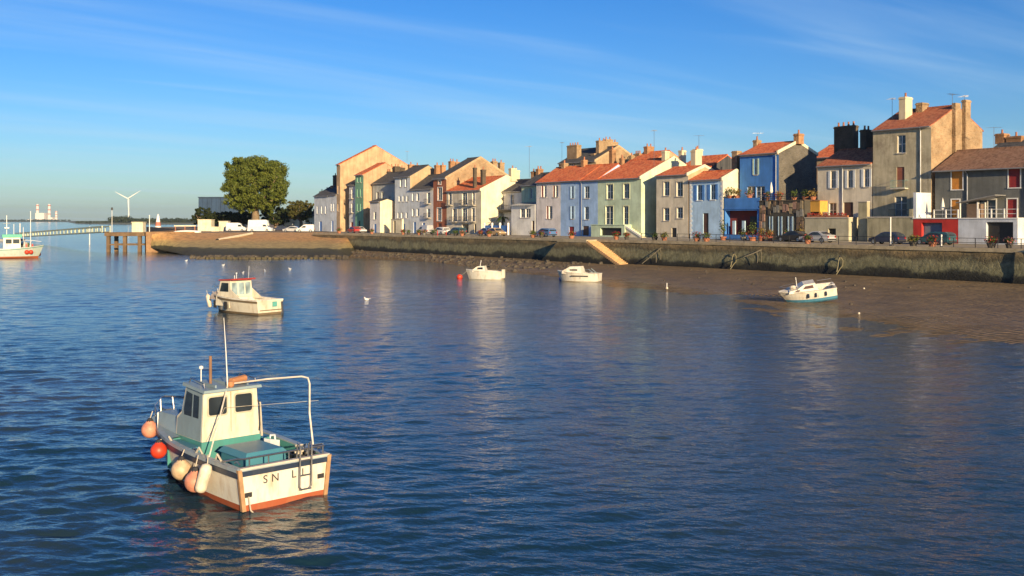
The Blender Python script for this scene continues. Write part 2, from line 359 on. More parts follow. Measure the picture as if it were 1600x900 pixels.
qw = struct(mb.build('quay_wall', QW, smooth=True), 'weathered masonry quay wall with dark tide line')
COPE = plain('coping_stone', (.42, .35, .23), .85, .3, 1.2, bmp=.02)
u = -16.0; k = 0
while u < UEND:                                   # coping stones, one by one
    w = 2.3 + .5 * R.random(); o = MB()
    jv = vjog(u); q = .012 * R.random()
    a, bq = u + .015, u + w - .015
    ring = [P(a, jv - .22, 3.72), P(bq, jv - .22, 3.72), P(bq, .45, 3.72), P(a, .45, 3.72)]
    o.hexa(ring, [p + Vector((0, 0, .39 + q)) for p in ring]); o.build('coping_stone', COPE, qw); u += w
ROAD = plain('quay_road_asphalt', (.34, .28, .19), .9, .22, .5, bmp=.01)
def sheet(name, pts, mat, label):
    mb = MB(); mb.add(pts, (tuple(range(len(pts))),)); return struct(mb.build(name, mat), label)
sheet('quay_road', [P(-16, .45, ZS), P(UEND, .45, ZS), P(UEND, 10.4, ZS), P(-16, 10.4, ZS)], ROAD, 'pale asphalt road along the quay')
PAVE = plain('pavement_concrete', (.33, .30, .25), .9, .2, .8)
pv = MB(); ring = [P(-30, 10.4, ZS - .2), P(UEND, 10.4, ZS - .2), P(UEND, 17, ZS - .2), P(-30, 17, ZS - .2)]
struct(pv.hexa(ring, [p + Vector((0, 0, .32)) for p in ring]).build('pavement', PAVE), 'narrow raised pavement in front of the houses')

# ---- slipway and esplanade on the left
SLIP = [(228, 364, 229, 1.0), (262, 364, 222, .2), (300, 363.6, 202, -.25), (346, 363.4, 190, -.3), (400, 363, 187, -.3), (450, 363, 186, -.3), (500, 363.2, 186, -.3), (530, 364, 186.5, -.3)]
def slip_mat():
    m, N, Lk, b = nt('slip_cobbles'); p = pos(N); sp = N.new('ShaderNodeSeparateXYZ'); Lk.new(p, sp.inputs[0])
    n = noise_node(N, Lk, p, .16, 6, .6); h = math_(N, Lk, 'ADD', sp.outputs[2], math_(N, Lk, 'MULTIPLY', math_(N, Lk, 'SUBTRACT', n, .5), 1.1))
    c = ramp(N, Lk, math_(N, Lk, 'DIVIDE', h, 4.4), ((.10, (.05, .046, .025)), (.285, (.085, .078, .038)), (.32, (.46, .36, .16)), (.5, (.52, .36, .15)), (.64, (.66, .36, .14)), (1, (.66, .38, .17))))
    k = ramp(N, Lk, noise_node(N, Lk, p, .9, 6, .7), ((.35, (.62, .62, .6)), (.62, (1.1, 1.1, 1.05)))); Lk.new(mixc(N, Lk, 1.0, c, k, 'MULTIPLY'), b.inputs['Base Color']); b.inputs['Roughness'].default_value = .85
    bump(N, Lk, noise_node(N, Lk, p, 1.6, 7, .7), .6, b); return m
SM = slip_mat()
mb = MB(); nr = 26
for px, y, dt, zt in SLIP:
    top = G(px, Dz(y, ZS), ZS + .01)
    for j in range(nr):
        s = j / (nr - 1); toe = G(px, dt, zt); q = top.lerp(toe, s); q.z += (noise.noise((q.x * .15, q.y * .15, 0)) * .25) * math.sin(math.pi * s); mb.v.append(tuple(q))
# fine columns: interpolate between the surveyed ones
cols = [mb.v[i * nr:(i + 1) * nr] for i in range(len(SLIP))]; mb = MB(); fine = []
for a, bq in zip(cols, cols[1:]):
    for t in range(8): fine.append([Vector(p).lerp(Vector(q), t / 8) + Vector((0, 0, noise.noise((Vector(p).lerp(Vector(q), t / 8)) * .35) * .09)) for p, q in zip(a, bq)])
fine.append([Vector(p) for p in cols[-1]])
for c in fine: mb.v += [tuple(p) for p in c]
# close against the quay wall: last column runs down the wall line
last = []
for j in range(nr):
    s = j / (nr - 1); top = P(U(540, 0), -.1, ZS); toe = P(U(556, -.1), -.2, .7); last.append(top.lerp(toe, s))
mb.v += [tuple(p) for p in last]; nc = len(fine) + 1
for i in range(nc - 1):
    for j in range(nr - 1): mb.f.append((i * nr + j, i * nr + j + 1, (i + 1) * nr + j + 1, (i + 1) * nr + j)); mb.m.append(0)
b0 = len(mb.v); a0 = G(540, 186, -.3); mb.v.append(tuple(a0)); mb.f.append(((nc - 1) * nr + nr - 1, (nc - 2) * nr + nr - 1, b0)); mb.m.append(0)
struct(mb.build('slipway', SM, smooth=True), 'sloping stone slipway, ochre above and dark with weed below')
tops = [G(px, Dz(y, ZS), ZS) for px, y, _, _ in SLIP]
EARTH = plain('esplanade_ground', (.27, .20, .12), .95, .3, .25, bmp=.03)
land = [P(UEND, 10, ZS - .02), P(UEND, 420, ZS - .02), Vector((-60, 1500, ZS - .02)), Vector((-240, 1500, ZS - .02)), Vector((-150, 420, ZS - .02)), Vector((-96, 300, ZS - .02)), Vector((tops[0].x, tops[0].y + 8, ZS - .02))] + [t + Vector((0, .4, -.02)) for t in tops] + [P(-1, .6, ZS - .02), P(-1, 10, ZS - .02)]
sheet('ground', [(p.x, p.y, p.z) for p in reversed(land)], EARTH, 'level earth and paving of the quayside')
# retaining wall at the left end of the esplanade
mb = MB(); ep = [Vector((-150, 420, 0)), Vector((-96, 300, 0)), Vector((tops[0].x, tops[0].y + 8, 0)), Vector((tops[0].x, tops[0].y, 0)), Vector((tops[1].x, tops[1].y - .2, 0)), Vector((tops[2].x, tops[2].y - .2, 0))]
OCH = rubble('ochre_rubble', (.30, .19, .10), (.36, .22, .12), (.27, .15, .08), 1.6)
for a, c in zip(ep, ep[1:]): mb.quad((a.x, a.y, -1), (c.x, c.y, -1), (c.x, c.y, ZS + .25), (a.x, a.y, ZS + .25))
for a, c in zip(ep, ep[1:]):
    o = Vector((.5, .5, 0)); mb.quad((a.x, a.y, ZS + .25), (c.x, c.y, ZS + .25), (c.x + .5, c.y + .5, ZS + .25), (a.x + .5, a.y + .5, ZS + .25)); mb.quad((a.x + .5, a.y + .5, ZS - .1), (c.x + .5, c.y + .5, ZS - .1), (c.x + .5, c.y + .5, ZS + .25), (a.x + .5, a.y + .5, ZS + .25))
tag(mb.build('retaining_wall', OCH), 'ochre stone retaining wall at the head of the slipway beside the pier', 'wall')

# ---- rubble stones at the foot of the quay wall and the slip
ROCK = plain('rock', (.085, .07, .05), .75, .45, 1.5, bmp=.05)
mb = MB(); rr = random.Random(3)
def rock(c, r):
    n = 6; b = len(mb.v); vs = []
    for i, zz_ in enumerate((-.5, .15, .6)):
        q = (1.0, .95, .55)[i]
        for j in range(n): t = 2 * math.pi * j / n + i; k = r * q * (.75 + .5 * rr.random()); vs.append(c + Vector((k * math.cos(t), k * math.sin(t), r * zz_ * (.8 + .4 * rr.random()))))
    mb.add(vs, [(i * n + j, i * n + (j + 1) % n, (i + 1) * n + (j + 1) % n, (i + 1) * n + j) for i in range(2) for j in range(n)] + [tuple(range(2 * n, 3 * n))])
for _ in range(520):
    px = 545 + 400 * rr.random() ** 1.1; u = U(px, -2); ve = min(-3, vedge(u)); v = -.8 + (ve + .4) * rr.random() * 1.02; rock(P(u, v, max(-.1, mudz(u, v))), .12 + .42 * rr.random() ** 3)
for _ in range(90):
    px = 300 + 240 * rr.random(); rock(G(px, 187 + 4 * rr.random(), 0), .3 + .5 * rr.random())
for _ in range(60):
    u = 60 + 90 * rr.random(); v = vedge(u) * (.15 + .8 * rr.random()); rock(P(u, v, mudz(u, v)), .08 + .14 * rr.random())
tag(mb.build('rubble', ROCK), 'dark loose rubble stones strewn along the foot of the quay wall', 'rubble', kind='stuff')
row = 0
TOE = rubble('toe_stone', (.07, .06, .035), (.11, .095, .05), (.05, .045, .03), 1.2)
for px in range(322, 512, 9):                     # squared kerb stones along the toe of the slip
    g = G(px + rr.random() * 3, 185.6, 0); w = .22 + .25 * rr.random()
    tag(MB().hexa([g + Vector(q) for q in ((-w, -.3, -.3), (w, -.35, -.3), (w, .4, -.3), (-w, .4, -.3))], [g + Vector(q) for q in ((-w * .9, -.2, .22), (w * .95, -.25, .16), (w * .9, .4, .2), (-w * .9, .4, .24))]).build('toe_stone', TOE),
        'squared weedy stone in the row along the waterline foot of the slipway', 'stone', 'stones at the slipway foot')

# ---- far shore
FARG = leafmat('far_foliage', (.030, .045, .022), (.065, .085, .035)); FARL = plain('far_bank', (.16, .17, .10), .9, .3, .01)
mb = MB(); pts = [(-200, 6200), (60, 6000), (105, 5200), (118, 2300), (150, 2000), (240, 1900), (420, 1900), (700, 1800), (1700, 1900)]
for (a, d), (c, e) in zip(pts, pts[1:]):
    p, q = G(a, d), G(c, e); p2, q2 = G(a, d + 3500), G(c, e + 3500)
    mb.quad((p.x, p.y, -.5), (q.x, q.y, -.5), (q.x, q.y + 40, 3), (p.x, p.y + 40, 3)); mb.quad((p.x, p.y + 40, 3), (q.x, q.y + 40, 3), (q2.x, q2.y, 6), (p2.x, p2.y, 6))
struct(mb.build('far_shore', FARL), 'low green far bank of the river')
mb = MB(); rt = random.Random(5)
def mass(px0, px1, d0, h0, h1, n, size):
    for _ in range(n):
        px = px0 + (px1 - px0) * rt.random(); d = d0 + 120 * rt.random(); hh = h0 + (h1 - h0) * (.5 + .5 * noise.noise((px * .13, d * .01, 2))) * (.7 + .5 * rt.random())
        c = G(px, d, 3 + hh * .45); mb.leaves(c, (hh * .6, hh * .6, hh * .55), 26, size, rt, .5)
mass(172, 204, 2050, 10, 17, 90, 1.8); mass(204, 345, 2050, 5, 13, 260, 1.7); mass(116, 175, 2080, 1.5, 4, 70, 1.2); mass(-20, 110, 6100, 8, 16, 120, 3.5)
tag(mb.build('far_trees', FARG), 'dark green belt of trees on the far bank', 'trees', kind='stuff')

# ================================================================ HOUSES
def holes_wall(mb, w, h, holes, depth=.2, top=None):
    """front wall in the xz plane (y=0, facing -y) with rectangular openings and their reveals"""
    xs = sorted(set([0, w] + [c for a in holes for c in (a[0], a[2])])); zs = sorted(set([0, h] + [c for a in holes for c in (a[1], a[3])]))
    xs = [x for x in xs if 0 <= x <= w]; zs = [z for z in zs if 0 <= z <= h]
    for i in range(len(xs) - 1):
        for j in range(len(zs) - 1):
            cx_, cz = (xs[i] + xs[i + 1]) / 2, (zs[j] + zs[j + 1]) / 2
            if any(a[0] < cx_ < a[2] and a[1] < cz < a[3] for a in holes): continue
            mb.quad((xs[i], 0, zs[j]), (xs[i + 1], 0, zs[j]), (xs[i + 1], 0, zs[j + 1]), (xs[i], 0, zs[j + 1]))
    for a in holes:
        d = a[4] if len(a) > 4 else depth; x0, z0, x1, z1 = a[:4]
        mb.quad((x0, 0, z0), (x0, 0, z1), (x0, d, z1), (x0, d, z0)); mb.quad((x1, 0, z0), (x1, d, z0), (x1, d, z1), (x1, 0, z1))
        mb.quad((x0, 0, z1), (x1, 0, z1), (x1, d, z1), (x0, d, z1)); mb.quad((x0, 0, z0), (x0, d, z0), (x1, d, z0), (x1, 0, z0))
def window(E, x0, z0, x1, z1, y=.14, frame=WHITE, mull=1, bars=1, glass=None, sill=True, sillmat=None):
    f = MB(); t = .07
    f.box(x0, x1, y, y + .07, z0, z0 + t); f.box(x0, x1, y, y + .07, z1 - t, z1); f.box(x0, x0 + t, y, y + .07, z0 + t, z1 - t); f.box(x1 - t, x1, y, y + .07, z0 + t, z1 - t)
    w = x1 - x0
    for i in range(mull): c = x0 + w * (i + 1) / (mull + 1); f.box(c - .045, c + .045, y, y + .06, z0 + t, z1 - t)
    for i in range(bars): c = z0 + (z1 - z0) * (i + 1) / (bars + 1); f.box(x0 + t, x1 - t, y + .01, y + .05, c - .02, c + .02)
    o = f.build('window', frame, E)
    MB().quad((x0, y + .04, z0), (x1, y + .04, z0), (x1, y + .04, z1), (x0, y + .04, z1)).build('pane', glass or GLASS, o)
    if sill: MB().box(x0 - .1, x1 + .1, -.1, y, z0 - .1, z0 + .005).build('sill', sillmat or STONE_TRIM, o)
    return o
def shutter(E, x0, x1, z0, z1, mat, y=-.06):
    m = MB(); m.box(x0, x1, y, y + .045, z0, z1)
    n = max(4, int((z1 - z0) / .3))
    for i in range(n): zc = z0 + (z1 - z0) * (i + .5) / n; m.box(x0 + .06, x1 - .06, y - .012, y + .001, zc - .07, zc + .05)
    return m.build('shutter', mat, E)
def surround(E, x0, z0, x1, z1, mat, t=.13):
    m = MB(); m.box(x0 - t, x0, -.035, .05, z0 - t, z1 + t); m.box(x1, x1 + t, -.035, .05, z0 - t, z1 + t); m.box(x0, x1, -.035, .05, z1, z1 + t); m.box(x0, x1, -.035, .05, z0 - t, z0)
    return m.build('window_surround', mat, E)
def door(E, x0, z0, x1, z1, mat, y=.12, leaves_=1):
    m = MB(); m.box(x0, x1, y, y + .06, z0, z1)
    n = leaves_; w = (x1 - x0) / n
    for i in range(n):
        for a, b in ((.08, .42), (.5, .92)): m.box(x0 + i * w + .12 * w, x0 + (i + 1) * w - .12 * w, y - .02, y + .01, z0 + (z1 - z0) * a, z0 + (z1 - z0) * b)
    o = m.build('door', mat, E); MB().box(x1 - .16, x1 - .1, y - .07, y, z0 + (z1 - z0) * .45, z0 + (z1 - z0) * .47 + .08).build('handle', DARK, o); return o
def balcony(E, x0, x1, z, out=.6, h=.95, mat=DARK, slab=None, step=.16):
    o = MB().box(x0, x1, -out, 0, z - .14, z).build('balcony', slab or STONE_TRIM, E)
    r = MB(); 
    for zz_ in (z + .08, z + h):
        r.box(x0, x1, -out, -out + .04, zz_ - .02, zz_ + .02); r.box(x0, x0 + .04, -out, -.002, zz_ - .02, zz_ + .02); r.box(x1 - .04, x1, -out, -.002, zz_ - .02, zz_ + .02)
    x = x0
    while x < x1: r.box(x, x + .022, -out + .01, -out + .03, z + .08, z + h); x += step
    r.build('balcony_railing', mat, o); return o
def chimney(E, x, y, z0, z1, wx, wy, mat, pots=2, potmat=None, cap=True):
    m = MB(); m.box(x - wx / 2, x + wx / 2, y - wy / 2, y + wy / 2, z0, z1)
    if cap: m.box(x - wx / 2 - .07, x + wx / 2 + .07, y - wy / 2 - .07, y + wy / 2 + .07, z1 - .28, z1 - .12)
    o = m.build('chimney', mat, E)
    for i in range(pots):
        t = (i + .5) / pots - .5
        c = (x + (t * wx if wx > wy else 0), y + (t * wy if wy >= wx else 0), z1)
        MB().lathe(((.15, -.02), (.17, .08), (.13, .14), (.12, .5), (.15, .55)), c, 8).build('chimney_pot', potmat or TERRA, o)
    return o
def antenna(E, x, y, z0, h, n=4, rot=0.6):
    m = MB(); m.tube([(x, y, z0), (x, y, z0 + h)], .03, 5); c, s = math.cos(rot), math.sin(rot)
    m.tube([(x - c * .8, y - s * .8, z0 + h - .1), (x + c * .8, y + s * .8, z0 + h - .1)], .022, 4)
    for i in range(n): t = -.75 + 1.5 * i / (n - 1); w = .3 + .1 * i; m.tube([(x + c * t - s * w, y + s * t + c * w, z0 + h - .1), (x + c * t + s * w, y + s * t - c * w, z0 + h - .1)], .018, 4)
    return m.build('antenna', STEEL, E)
STONE_TRIM = plain('stone_trim', (.55, .50, .42), .8, .15, 1.5, streak=.2)
TERRA = plain('terracotta', (.38, .15, .08), .8, .25, 3)
RED_TILE = tiles('red_roof_tiles', (.40, .075, .025), (.64, .135, .040), (.70, .22, .08))
OLD_TILE = tiles('old_roof_tiles', (.21, .065, .033), (.37, .105, .048), (.44, .16, .08))
BROWN_TILE = tiles('brown_roof_tiles', (.14, .075, .05), (.22, .115, .075), (.27, .16, .11))
SLATE = tiles('slate_roof', (.035, .037, .042), (.055, .058, .065), (.085, .085, .088), .22, .25)
RUB = rubble('rubble_gable', (.28, .195, .115), (.40, .29, .18), (.33, .21, .115), 2.6)
RUB_SHADE = rubble('shaded_rubble', (.10, .095, .085), (.15, .14, .125), (.12, .11, .10), 2.6)  # the taller neighbour's shadow is put into this dark gable stone
BRICKY = rubble('chimney_brick', (.36, .18, .09), (.44, .25, .13), (.30, .16, .09), 4.5)
SHADE_STONE = rubble('shade_dark_stone', (.08, .065, .05), (.12, .095, .07), (.10, .08, .06), 4)  # stone colour darkened to carry the shade on the chimneys
CREAM = plaster('cream_render', (.66, .57, .40)); ZINC = plain('zinc', (.42, .43, .44), .45, .2, 2, .6)

def house(label, px0, px1, v, eave, wall, gable=None, roof=None, apex=None, depth=8.0, rise=2.2, wins=(), chims=(), ants=(), name='town_house', base=ZS + .1,
          verge=None, gutter=ZINC, trim=None, sill=None, corner=None, group='houses along the quay', left_gable=None, cat='house', oh=.3, pipe=(), cut=None):
    u0, u1 = U(px0, v) + .012, U(px1, v) - .012; w = u1 - u0
    he = Zv((px0 + px1) / 2, v, eave) - base
    if apex: depth = 2 * (V(apex[0], u1) - v); rise = Zu(apex[0], u1, apex[1]) - base - he
    E = empty(name, P(u0, v, base), RZ, label, cat, group); gable = gable or wall
    E['dims'] = (w, he, depth, rise)
    lx = lambda px: U(px, v) - u0
    lz = lambda px, y: Zv(px, v, y) - base
    holes = []; todo = []
    for q in wins:
        k, a, y0, b, y1 = q[:5]; x0, x1 = max(.12, lx(a)), min(w - .12, lx(b)); z1, z0 = lz((a + b) / 2, y0), max(.02, lz((a + b) / 2, y1)); z1 = min(z1, he - .12)
        holes.append((x0, z0, x1, z1, 1.6 if k == 'g' else .2)); todo.append((k, x0, z0, x1, z1, q[5] if len(q) > 5 else None))
    m = MB(); holes_wall(m, w, he, holes); m.build('facade_wall', wall, E)
    hy = depth / 2
    for x, g, flip in ((0, left_gable or gable, 1), (w, gable, 0)):
        t = MB(); pts = [(x, 0, 0), (x, depth, 0), (x, depth, he), (x, hy, he + rise), (x, 0, he)]; t.add(pts, (tuple(range(5)) if not flip else (4, 3, 2, 1, 0),)); t.build('gable_wall', g, E)
    MB().quad((w, depth, 0), (0, depth, 0), (0, depth, he), (w, depth, he)).build('back_wall', gable, E)
    sl_ = rise / hy; t = .13; n = max(2, int(w / 1.2)); rn = random.Random(int(px0)); rm = MB()
    for yA, zA, yB, zB in ((-oh, he - oh * sl_, hy, he + rise), (depth + oh, he - oh * sl_, hy, he + rise)):
        rows = 7; gridv = []
        for j in range(rows):
            s = j / (rows - 1)
            for i in range(n + 1): gridv.append((w * i / n, yA + (yB - yA) * s, zA + (zB - zA) * s + t + (.05 * noise.noise((i * .9 + px0, s * 4, yA)) if 0 < j < rows - 1 else .015 * noise.noise((i * 1.7 + px0, 0, 0)))))
        fs = [(j * (n + 1) + i, j * (n + 1) + i + 1, (j + 1) * (n + 1) + i + 1, (j + 1) * (n + 1) + i) for j in range(rows - 1) for i in range(n)]
        rm.add(gridv, fs if yA < 0 else [tuple(reversed(f)) for f in fs])
        rm.quad((0, yA, zA), (w, yA, zA), gridv[n], gridv[0]) 
        for x in (0, w): rm.quad((x, yA, zA), (x, yB, zB), (x, yB, zB + t), (x, yA, zA + t))
    for i in range(n): rm.quad((w * i / n, -oh, he - oh * sl_), (w * (i + 1) / n, -oh, he - oh * sl_), (w * (i + 1) / n, .02, he), (w * i / n, .02, he))
    ro = rm.build('roof', roof or RED_TILE, E)
    MB().tube([(0, hy, he + rise + t + .01), (w, hy, he + rise + t + .01)], .11, 6).build('ridge_tiles', roof or RED_TILE, ro)
    if verge:
        vm = MB(); 
        for x in (w,):
            for ya, za, yb, zb in ((-oh, he - oh * sl_, hy, he + rise), (depth + oh, he - oh * sl_, hy, he + rise)):
                b_ = [(x - .2, ya, za - .1), (x + .05, ya, za - .1), (x + .05, yb, zb - .1), (x - .2, yb, zb - .1)]; vm.hexa(b_, [(p[0], p[1], p[2] + .42) for p in b_])
        vm.build('verge', verge, E)
    if gutter:
        gy, gz = -oh - .05, he - oh * sl_ + .02; g = MB().tube([(0, gy, gz), (w, gy, gz)], .075, 6).build('gutter', gutter, E)
        for px in pipe: MB().tube([(lx(px), gy, gz), (lx(px), -.09, gz - .4), (lx(px), -.09, .1)], .06, 6).build('downpipe', ZINC, E)
    MB().box(0, w, -.06, .0, he - .32, he - .03).build('cornice', sill or STONE_TRIM, E)
    for k, x0, z0, x1, z1, c in todo:
        if k == 'c': window(E, x0, z0, x1, z1, sillmat=sill)
        elif k == 'w': window(E, x0, z0, x1, z1, mull=0, bars=0, sillmat=sill)
        elif k == 's':
            window(E, x0, z0, x1, z1, sillmat=sill); hw = (x1 - x0) * .5; shutter(E, x0 - hw, x0 - .02, z0, z1, c); shutter(E, x1 + .02, x1 + hw, z0, z1, c)
        elif k == 'x': shutter(E, x0, x1, z0, z1, c, .08); MB().box(x0 - .12, x1 + .12, -.1, .06, z0 - .1, z0 + .005).build('sill', sill or STONE_TRIM, E)
        elif k == 'd': door(E, x0, z0, x1, z1, c)
        elif k == 'g': door(E, x0, z0, x1, z1, c, 1.5, 2)
        elif k == 'f': window(E, x0, z0, x1, z1, bars=2, sill=False); balcony(E, x0 - .35, x1 + .35, z0 - .02)
        elif k == 'F': window(E, x0, z0, x1, z1, bars=2, sill=False)
        if trim and k in 'cwsxfF': surround(E, x0, z0, x1, z1, trim)
    if corner:
        m = MB(); z = 0; i = 0
        while z < he - .35: ww = .5 if i % 2 else .3; m.box(w - ww, w - .003, -.03, .02, z, z + .33); m.box(.003, ww, -.03, .02, z, z + .33); z += .35; i += 1
        m.build('quoins', corner, E)
    for q in chims:    # px centre, y top, local depth, wx, wy, mat, pots
        px, yt, ly, wx, wy, mt, pots = q; x = U(px, v + ly) - u0; zt = Zv(px, v + ly, yt) - base
        rz_ = he + rise * (1 - abs(ly - hy) / hy) if 0 < ly < depth else he
        chimney(E, x, ly, min(rz_ - .3, zt - 1) if 0 <= x <= w + .6 else 0, zt, wx, wy, mt, pots)
    for px, yt, ly, h in ants:
        x = U(px, v + ly) - u0; zt = Zv(px, v + ly, yt) - base; antenna(E, x, ly, zt - h, h, rot=R.random() * 3)
    E['wh'] = he
    return E, u0, w, he

GREY_W = plaster('dark_grey_render', (.15, .155, .145)); BEIGE = plaster('old_beige_render', (.52, .46, .32), .25, .35, (.34, .29, .20)); BEIGE2 = plaster('pale_beige_render', (.68, .61, .48))
BLUE = plaster('strong_blue_render', (.06, .22, .60)); LBLUE = plaster('light_blue_render', (.44, .63, .84)); GREEN = plaster('sage_green_render', (.56, .68, .50)); LILAC = plaster('lilac_blue_render', (.36, .53, .80))
PALE = plaster('pale_white_render', (.72, .71, .69)); WHT = plaster('white_render', (.78, .77, .73)); PGREEN = plaster('pale_green_render', (.52, .60, .42)); BRICK = plaster('red_brick_render', (.38, .13, .07)); CRW = plaster('cream_white_render', (.78, .70, .50))
TEALG = plaster('green_render', (.20, .42, .28)); ICE = plaster('icy_white_render', (.64, .69, .74)); SAND = plaster('sand_render', (.52, .37, .22), .25, .3, (.40, .28, .17)); SHADEG = plaster('shaded_white_render', (.46, .48, .45))  # the grey-green render is white with shade put into its colour
ORANGE = plain('orange_paint', (.60, .24, .035), .6); DRED = plain('dark_red_paint', (.28, .025, .025), .6); REDP = plain('red_paint', (.55, .035, .02), .6); BLP = plain('blue_paint', (.08, .22, .55), .6); LBP = plain('pale_blue_paint', (.40, .55, .68), .6)
WOOD = plain('brown_door', (.10, .045, .03), .6); DGREY = plain('dark_grey_door', (.09, .10, .11), .6); BLK = plain('dark_door', (.025, .022, .02), .6); GRN = plain('pale_green_paint', (.45, .58, .45), .6); RUST = plain('rust_red_slats', (.30, .10, .06), .7)
GDOOR = plain('blue_grey_door', (.17, .21, .25), .6)

# --- right hand group (set back 3 m behind terraces)
r1 = house('dark grey house with orange and red shutters above a white terrace', 1461, 1642, 15, 261, GREY_W, PALE, BROWN_TILE, depth=9.5, rise=2.3, trim=WHITE, sill=WHITE, oh=.6, pipe=(1512,),
      wins=[('x', 1487, 267, 1504, 296, ORANGE), ('x', 1576, 261, 1594, 293, DRED), ('x', 1487, 312, 1499, 343, ORANGE), ('F', 1528, 312, 1556, 343), ('x', 1574, 311, 1589, 343, DRED), ('c', 1612, 262, 1626, 292)], ants=[(1553, 198, 6, 3.5)])
house('tall old stone house with sunlit rubble gable and rust red balcony shutter', 1364, 1455, 15, 200, BEIGE, RUB, OLD_TILE, apex=(1496, 166), verge=None, pipe=(1439,), sill=STONE_TRIM,
      wins=[('c', 1402, 211, 1415, 239), ('x', 1401, 261, 1413, 293, RUST), ('F', 1398, 307, 1417, 338)],
      chims=[(1415, 152, 3.2, .9, 1.5, CREAM, 1), (1441, 161, 5.2, .9, 1.4, RUB, 0)], ants=[(1394, 153, 3.0, 3.2), (1488, 146, 5.0, 3), (1507, 149, 6.8, 3)])
E2 = [o for o in COL.objects if o.get('label', '').startswith('tall old stone')][0]; w2, h2, d2, r2 = E2['dims']
for ly, dz in ((5.0, .6), (7.2, 1.6)):              # flues standing proud of the gable
    zt = h2 + r2 * (1 - abs(ly - d2 / 2) / (d2 / 2)) + dz
    chimney(E2, w2 + .22, ly, 4.0, zt, .5, 1.15, RUB, 0, cap=dz > 1)
balcony(E2, U(1396, 15) - U(1364, 15), U(1419, 15) - U(1364, 15), Zv(1407, 15, 294) - ZS - .1, .7, .95, plain('verdigris_iron', (.20, .33, .30), .6))
balcony(E2, U(1394, 15) - U(1364, 15), U(1421, 15) - U(1364, 15), Zv(1407, 15, 339) - ZS - .1, .8, .9, DARK)
house('cream two storey house with three white shuttered windows under dark chimneys', 1277.5, 1362.5, 15, 257.5, BEIGE2, BEIGE2, OLD_TILE, depth=9, rise=2.2, pipe=(1317,), sill=STONE_TRIM,
      wins=[('s', 1298, 267, 1306, 294, ICE), ('s', 1324.5, 266, 1332.5, 293.5, ICE), ('s', 1350, 264, 1358, 292, ICE), ('c', 1295, 317, 1307, 340), ('d', 1318, 316, 1333, 342, WOOD), ('x', 1342, 318, 1352, 342, RUST)],
      chims=[(1322, 197, 6.2, 3.2, 1.0, SHADE_STONE, 4), (1354, 203, 5.0, .9, 1.6, SHADE_STONE, 2)], ants=[])
house('strong blue house with shade-darkened rubble gable and white shuttered window', 1156, 1217, 15, 240, BLUE, RUB_SHADE, RED_TILE, apex=(1247, 222), verge=CRW, pipe=(1213,), sill=STONE_TRIM,
      wins=[('s', 1178.5, 248, 1183.5, 273, GRN), ('F', 1167, 291, 1180, 314), ('F', 1181, 291, 1195, 314)],
      chims=[(1248, 209, 4.1, .9, 1.1, BRICKY, 1), (1151, 236, 1.6, 1.0, 1.0, RUB, 0), (1183, 219, 4.2, .7, 1.0, RUB, 1)], ants=[(1184, 207, 4.5, 2.2)])
# --- houses standing on the street
house('light blue house with blue shutters and blue zigzag corner painting', 1077.5, 1130, 12, 280.5, LBLUE, CRW, RED_TILE, apex=(1151, 267), depth=5.3, verge=CRW, corner=WHITE, sill=WHITE,
      wins=[('s', 1089, 289, 1097, 313, BLP), ('s', 1110, 288, 1118, 312, BLP), ('d', 1098.5, 333, 1107, 365, WOOD)])
house('small beige house with four plain windows and a red roof', 1025.5, 1075.5, 12, 273.5, BEIGE2, SAND, RED_TILE, apex=(1101, 260), verge=CRW, sill=STONE_TRIM, trim=STONE_TRIM,
      wins=[('c', 1037, 284, 1046, 306), ('c', 1057, 284, 1067, 307), ('c', 1037, 325, 1046, 345), ('c', 1057.5, 324, 1067, 341), ('d', 1049.5, 356, 1057, 371, BLK)], chims=[(1088, 235, 6, 1.0, 1.4, CREAM, 1)], ants=[(1092, 211, 7, 4.5)])
house('sage green house with a broad red roof beside the tall antenna', 934, 1002, 12, 279, GREEN, GREEN, RED_TILE, apex=(1053, 247), verge=CRW, sill=STONE_TRIM, trim=plaster('pale_trim', (.66, .66, .45)),
      wins=[('c', 948, 288, 958, 311), ('c', 974, 287, 983.5, 310), ('F', 946, 322, 958, 351), ('F', 974, 322, 982, 351), ('d', 980, 353, 984, 367, BLK)] , chims=[(1040, 236, 6.4, .8, 1.0, CREAM, 1)], ants=[(1022, 203, 4.0, 9.5)])
house('narrow lilac blue house next to the green house', 908, 934, 12, 281, LILAC, LILAC, RED_TILE, depth=9, rise=2.6, sill=STONE_TRIM, pipe=(909,), wins=[('c', 913, 291, 921, 310), ('c', 913, 323, 920, 343), ('d', 910.5, 353, 920, 368, WOOD)], chims=[(957, 234, 6.5, .8, .9, BRICKY, 1), (972, 247, 6.5, .6, .7, BRICKY, 1)])
house('lilac blue house with two slim windows one above the other', 876, 908, 12, 282, LILAC, LILAC, RED_TILE, depth=9, rise=2.6, sill=STONE_TRIM, wins=[('s', 892.5, 291, 896.5, 310, LBP), ('s', 892.5, 322, 896.5, 342, LBP), ('d', 889, 354, 897, 370, DRED)], chims=[(913, 250, 4.5, .7, .9, BRICKY, 1)])
house('white rendered house with three red shuttered windows and red roof', 838, 876, 12, 284, plaster('white_lilac_render', (.76, .71, .69)), PALE, RED_TILE, depth=9, rise=2.6, sill=STONE_TRIM, wins=[('x', 846, 290, 849, 308, DRED), ('c', 849.5, 290, 854, 308), ('x', 864, 290, 867, 308, DRED), ('c', 867.5, 290, 872, 308), ('x', 854, 322, 857, 342, DRED), ('c', 857.5, 322, 863, 342)], chims=[(882, 255, 4.5, .9, 1.0, RUB, 1)])
